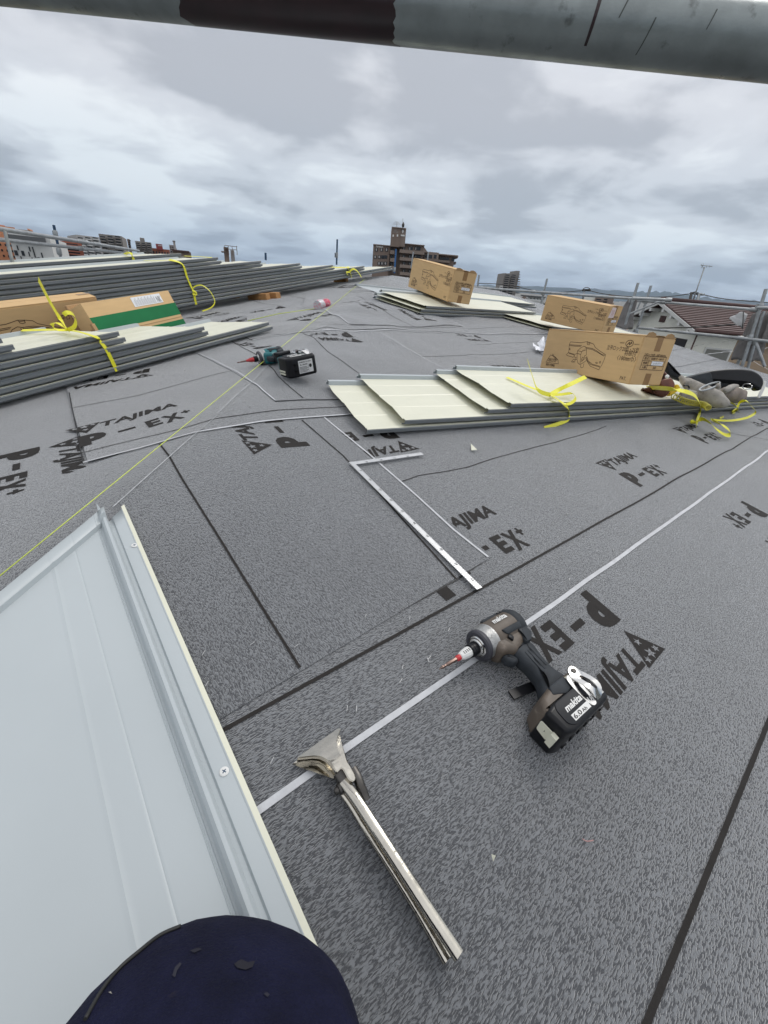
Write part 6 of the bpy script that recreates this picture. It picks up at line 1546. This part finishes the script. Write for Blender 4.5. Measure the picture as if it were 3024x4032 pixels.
for s_ in (0, 1):
    bm = bmesh.new(); x0, x1 = (0, Wg/2) if s_ == 0 else (Wg, Wg/2); n_ = 15
    for k in range(n_):      # stepped tile courses
        a, b2 = k/n_, (k+1)/n_; xa, xb = x0+(x1-x0)*a, x0+(x1-x0)*b2; za, zb = zE+(zP-zE)*a, zE+(zP-zE)*b2
        q = [(xa, -.1, za+.09), (xa, Lh+.6, za+.09), (xb, Lh+.6, zb+.05), (xb, -.1, zb+.05), (xa, -.1, za+.0), (xa, Lh+.6, za+.0)]
        v = [bm.verts.new(p) for p in q]; bm.faces.new(v[:4]); bm.faces.new((v[0], v[1], v[5], v[4]))
        vv_ = [bm.verts.new(p) for p in ((xa, -.1, za-.08), (xb, -.1, zb-.08))]; bm.faces.new((v[0], v[3], vv_[1], vv_[0]))
    v = [bm.verts.new(p) for p in ((x0, -.1, zE-.08), (x0, Lh+.6, zE-.08), (x1, Lh+.6, zP-.08), (x1, -.1, zP-.08))]; bm.faces.new(v)
    rf = obj('roof', bm, M_rbrown, hs_)
    bm = bmesh.new(); dx = .12*(1 if s_ == 0 else -1)
    q = [(x0, -.16, zE-.16), (x1, -.16, zP-.16), (x1, -.16, zP+.0), (x0, -.16, zE+.0)]; v = [bm.verts.new(p) for p in q]; w_ = [bm.verts.new((p[0], -.08, p[2])) for p in q]; bm.faces.new(v); bm.faces.new(w_[::-1])
    for k in range(4): bm.faces.new((v[k], w_[k], w_[(k+1) % 4], v[(k+1) % 4]))
    obj('bargeboard', bm, M_wwhite, hs_)
    for k in range(4):
        t_ = (k+.6)/4.3; xx = x0+(x1-x0)*t_; zz = zE+(zP-zE)*t_; bm = bmesh.new(); add_box(bm, (xx-.09, -.15, zz-.34), (xx+.09, ov, zz-.17)); obj('purlin_end', bm, M_wwhite, hs_)
bm = bmesh.new(); add_tube(bm, [Vector((Wg/2, -.1, zP+.10)), Vector((Wg/2, Lh+.6, zP+.10))], .12, 8); obj('ridge_cap', bm, M_rbrown, hs_)
bm = bmesh.new(); add_tube(bm, [Vector((Wg+.03, -.1, zE-.02)), Vector((Wg+.03, Lh+.6, zE-.02))], .07, 8); add_tube(bm, [Vector((Wg-.3, .3, zE-.1)), Vector((Wg-.42, .42, 0))], .04, 6); obj('gutter', bm, M_rbrown, hs_)
bm = bmesh.new(); add_box(bm, (Wg*.46, ov-.04, zP-1.05), (Wg*.53, ov+.02, zP-.72)); obj('gable_vent', bm, M_rbrown, hs_)
bm = bmesh.new(); add_box(bm, (Wg*.62, ov-.05, zE-1.25), (Wg*.86, ov+.05, zE-.50)); wq = obj('window', bm, M_glass, hs_)
M_win_g = mat('window_shutter', (.20, .20, .18), .5)
for y0, y1, z0, z1, m in ((1.1, 2.5, 1.9, .75, M_win_g), (3.1, 4.1, 1.7, .55, M_glass), (4.4, 5.0, 1.2, .5, M_glass), (6.2, 7.8, 1.9, .5, M_win_g)):
    bm = bmesh.new(); add_box(bm, (Wg-ov-.03, y0, zE-z0), (Wg-ov+.05, y1, zE-z1)); wq = obj('window', bm, M_wwhite, hs_)
    bm = bmesh.new(); add_box(bm, (Wg-ov+.05, y0+.08, zE-z0+.08), (Wg-ov+.07, y1-.08, zE-z1-.08)); obj('pane', bm, m, wq)
# neighbour roofs behind
b = Bld('house', 'far brown ridge roof just above the white house', 1460, 652, 42, 10); b.box('wall', X5(520), Y5_(545), X5(980), None, 0, 8, M_wwhite); b.box('roof', X5(690), Y5_(553), X5(975), Y5_(590), -1, 8, M_rbrown); b.box('ridge', X5(700), Y5_(548), X5(970), Y5_(556), 2, 3, M_rbrown)
b = Bld('house', 'grey roofed house right of the brown tiled roof', 1575, 700, 55, -6); b.box('wall', X5(1130), Y5_(720), X5(1420), None, 0, 8, M_wwhite); b.box('roof', X5(1110), Y5_(690), X5(1430), Y5_(722), -.6, 9, M_rgrey)
b = Bld('shed', 'tan sided shed at the right edge below the netting', 1640, 745, 13, 0); b.box('wall', 1590, 742, 1760, None, 0, 6, M_wtan); b.box('roof_edge', 1585, 738.5, 1760, 742.5, -.2, 6, M_wbrown)
b = Bld('digger', 'yellow digger parked behind the white house corner', 1578, 752, 30, cat='digger'); M_yel = mat('digger_yellow', (.62, .36, .02), .5)
b.box('body', 1567, 748, 1584, 763, 0, 1.6, M_yel); b.box('cab', 1582, 741, 1592, 763, .2, 1.5, M_glass); b.box('counterweight', 1565, 752, 1569, 764, -.1, 1.7, mat('orange_paint', (.6, .2, .03), .5)); b.box('track', 1564, 764, 1592, 772, 0, 1.8, M_black); b.box('arm', 1572, 736, 1575, 750, .5, .8, M_yel)
# television aerial on its tall mast and the utility poles
def mast(name, label, top, bot, D, r, m, bars, group='poles and aerials on the right', cat='pole'):
    p, q = G(*bot, D), G(*top, D); p.z -= 0; t = thing(name, label, cat, loc=tuple(p), group=group)
    bm = bmesh.new(); add_tube(bm, [Vector((0, 0, -.1)), q-p], r, 8); obj('mast', bm, m, t)
    for nm, a, b2, rr in bars:
        bm = bmesh.new(); add_tube(bm, [G(*a, D)-p, G(*b2, D)-p], rr, 6); obj(nm, bm, m, t)
    return t
mast('antenna', 'tall television aerial rising above the brown tiled roof', (1522, 577), (1491, 668), 33, .035, M_galv, [('boom', (1514, 573), (1539, 575.5), .018), ('element', (1520, 569), (1515, 579), .012), ('element', (1527, 572), (1526, 578), .012), ('element', (1533, 573), (1532, 578), .012), ('reflector', (1514, 570), (1520, 580), .012)], cat='antenna')
mast('utility_pole', 'left one of the twin utility poles behind the aerial', (1494, 631), (1487, 668), 60, .14, M_dsteel, [('crossarm', (1491, 634), (1512, 637), .07), ('insulator', (1500, 633), (1500, 630), .12), ('insulator', (1506, 634.5), (1506, 631.5), .12)])
mast('utility_pole', 'right one of the twin utility poles behind the aerial', (1511, 633), (1502, 668), 60, .14, M_galv, [('crossarm', (1506, 637), (1522, 637), .07), ('insulator', (1514, 637), (1514, 633.5), .14), ('insulator', (1519, 638), (1519, 634.5), .14)])
mast('utility_pole', 'dark utility pole with crossarms right of the white block', (1573, 655), (1564, 705), 70, .17, M_dsteel, [('crossarm', (1552, 656), (1590, 658), .08), ('crossarm', (1560, 661), (1583, 663), .07)])
mast('utility_pole', 'thin pole between the aerial and the white block', (1535, 652), (1526, 676), 80, .12, M_dsteel, [('crossarm', (1530, 655), (1540, 656), .06)])
t = mast('utility_pole', 'pole with a hump of insulators over the middle box', (1262, 627), (1259, 650), 60, .10, M_galv, [('crossarm', (1257, 626.5), (1277, 629), .06)])
p = G(1259, 650, 60)
for k in range(5):
    bm = bmesh.new(); a = G(1260+3.4*k, 629, 60)-p; b2 = G(1260+3.4*k, 624.5, 60)-p; add_tube(bm, [a, b2], .13, 6); obj('insulator', bm, M_dsteel, t)
bm = bmesh.new(); add_tube(bm, smooth_path([G(*q, 60)-p for q in ((1258, 626), (1263, 622), (1268, 621), (1273, 623), (1277, 629))], 4), .04, 5); obj('jumper_wire', bm, M_dsteel, t)
# the town beyond: hundreds of roofs merging into one mass
rnd = random.Random(11); V = []; Fc = []; fm = []
def add_house(x, y, w, d_, h, rh, a, wm, rm):
    c_, s_ = math.cos(a), math.sin(a); o = len(V)
    for dx, dy, z in ((-w, -d_, 0), (w, -d_, 0), (w, d_, 0), (-w, d_, 0), (-w, -d_, h), (w, -d_, h), (w, d_, h), (-w, d_, h), (0, -d_, h+rh), (0, d_, h+rh)): V.append((x+dx*c_-dy*s_, y+dx*s_+dy*c_, GZ+z))
    for f, m_ in (((0, 1, 5, 4), wm), ((1, 2, 6, 5), wm), ((2, 3, 7, 6), wm), ((3, 0, 4, 7), wm), ((4, 5, 8), wm), ((6, 7, 9), wm), ((5, 6, 9, 8), rm), ((7, 4, 8, 9), rm)): Fc.append(tuple(i+o for i in f)); fm.append(m_)
for k in range(5200):
    u_ = rnd.random(); D = 85*(60**u_); az = R_(rnd.uniform(-14, 104)); x, y = D*math.cos(az), D*math.sin(az)
    big = rnd.random() < .07 and D > 260; w = rnd.uniform(3.5, 7)*(1.8 if big else 1)*(1+D/2500); d_ = rnd.uniform(4, 8)*(1.5 if big else 1)*(1+D/2500); h = rnd.uniform(8, 14) if big else rnd.uniform(2.6, 4.4)
    if D > 400: h *= .8
    add_house(x, y, w, d_, h, 0.1 if big else rnd.uniform(.8, 1.6), rnd.uniform(0, 3), rnd.choice((0, 0, 1, 2)), rnd.choice((3, 3, 4, 5)))
me = mkmesh('town', V, Fc, [M_wwhite, M_wtan, M_wgrey, M_rgrey, M_rbrown, M_wbrown], fm)
tag(link(bpy.data.objects.new('town', me)), None, None, None, 'stuff')
# dark tree masses between the houses
V = []; Fc = []
for k in range(700):
    D = 120*(40**rnd.random()); az = R_(rnd.uniform(-14, 104)); cx_, cy_ = D*math.cos(az), D*math.sin(az); R0 = rnd.uniform(1.6, 3.4)*(1+D/1500)
    for j in range(14):
        th_, ph = rnd.uniform(0, 6.28), rnd.uniform(-.3, 1.4); p = Vector((cx_+R0*math.cos(th_)*math.cos(ph), cy_+R0*math.sin(th_)*math.cos(ph), GZ+3.2+R0*math.sin(ph))); s = R0*rnd.uniform(.35, .6); o = len(V)
        for q_ in range(4): V.append(tuple(p+Vector((rnd.uniform(-s, s), rnd.uniform(-s, s), rnd.uniform(-s, s)))))
        Fc += [(o, o+1, o+2), (o, o+2, o+3), (o, o+1, o+3), (o+1, o+2, o+3)]
tag(link(bpy.data.objects.new('town_trees', mkmesh('town_trees', V, Fc, mat('tree_green', (.045, .07, .03), .9, var=.3, vscale=.3)))), None, None, None, 'stuff')
# ------------------------------------------------------------------ haze: one even box of air over the whole town
HZ = 1
if HZ:
    hz = bpy.data.materials.new('haze_air'); hz.use_nodes = True; t_ = hz.node_tree; t_.nodes.clear()
    pv = t_.nodes.new('ShaderNodeVolumePrincipled'); pv.inputs['Density'].default_value = 4.2e-5; pv.inputs['Color'].default_value = (.60, .76, .98, 1)
    oo = t_.nodes.new('ShaderNodeOutputMaterial'); t_.links.new(pv.outputs[0], oo.inputs['Volume'])
    bm = bmesh.new(); add_box(bm, (-17500, -17500, GZ-3.5), (17500, 17500, 1000))
    ho = obj('haze', bm, hz); tag(ho, None, None, None, 'stuff')
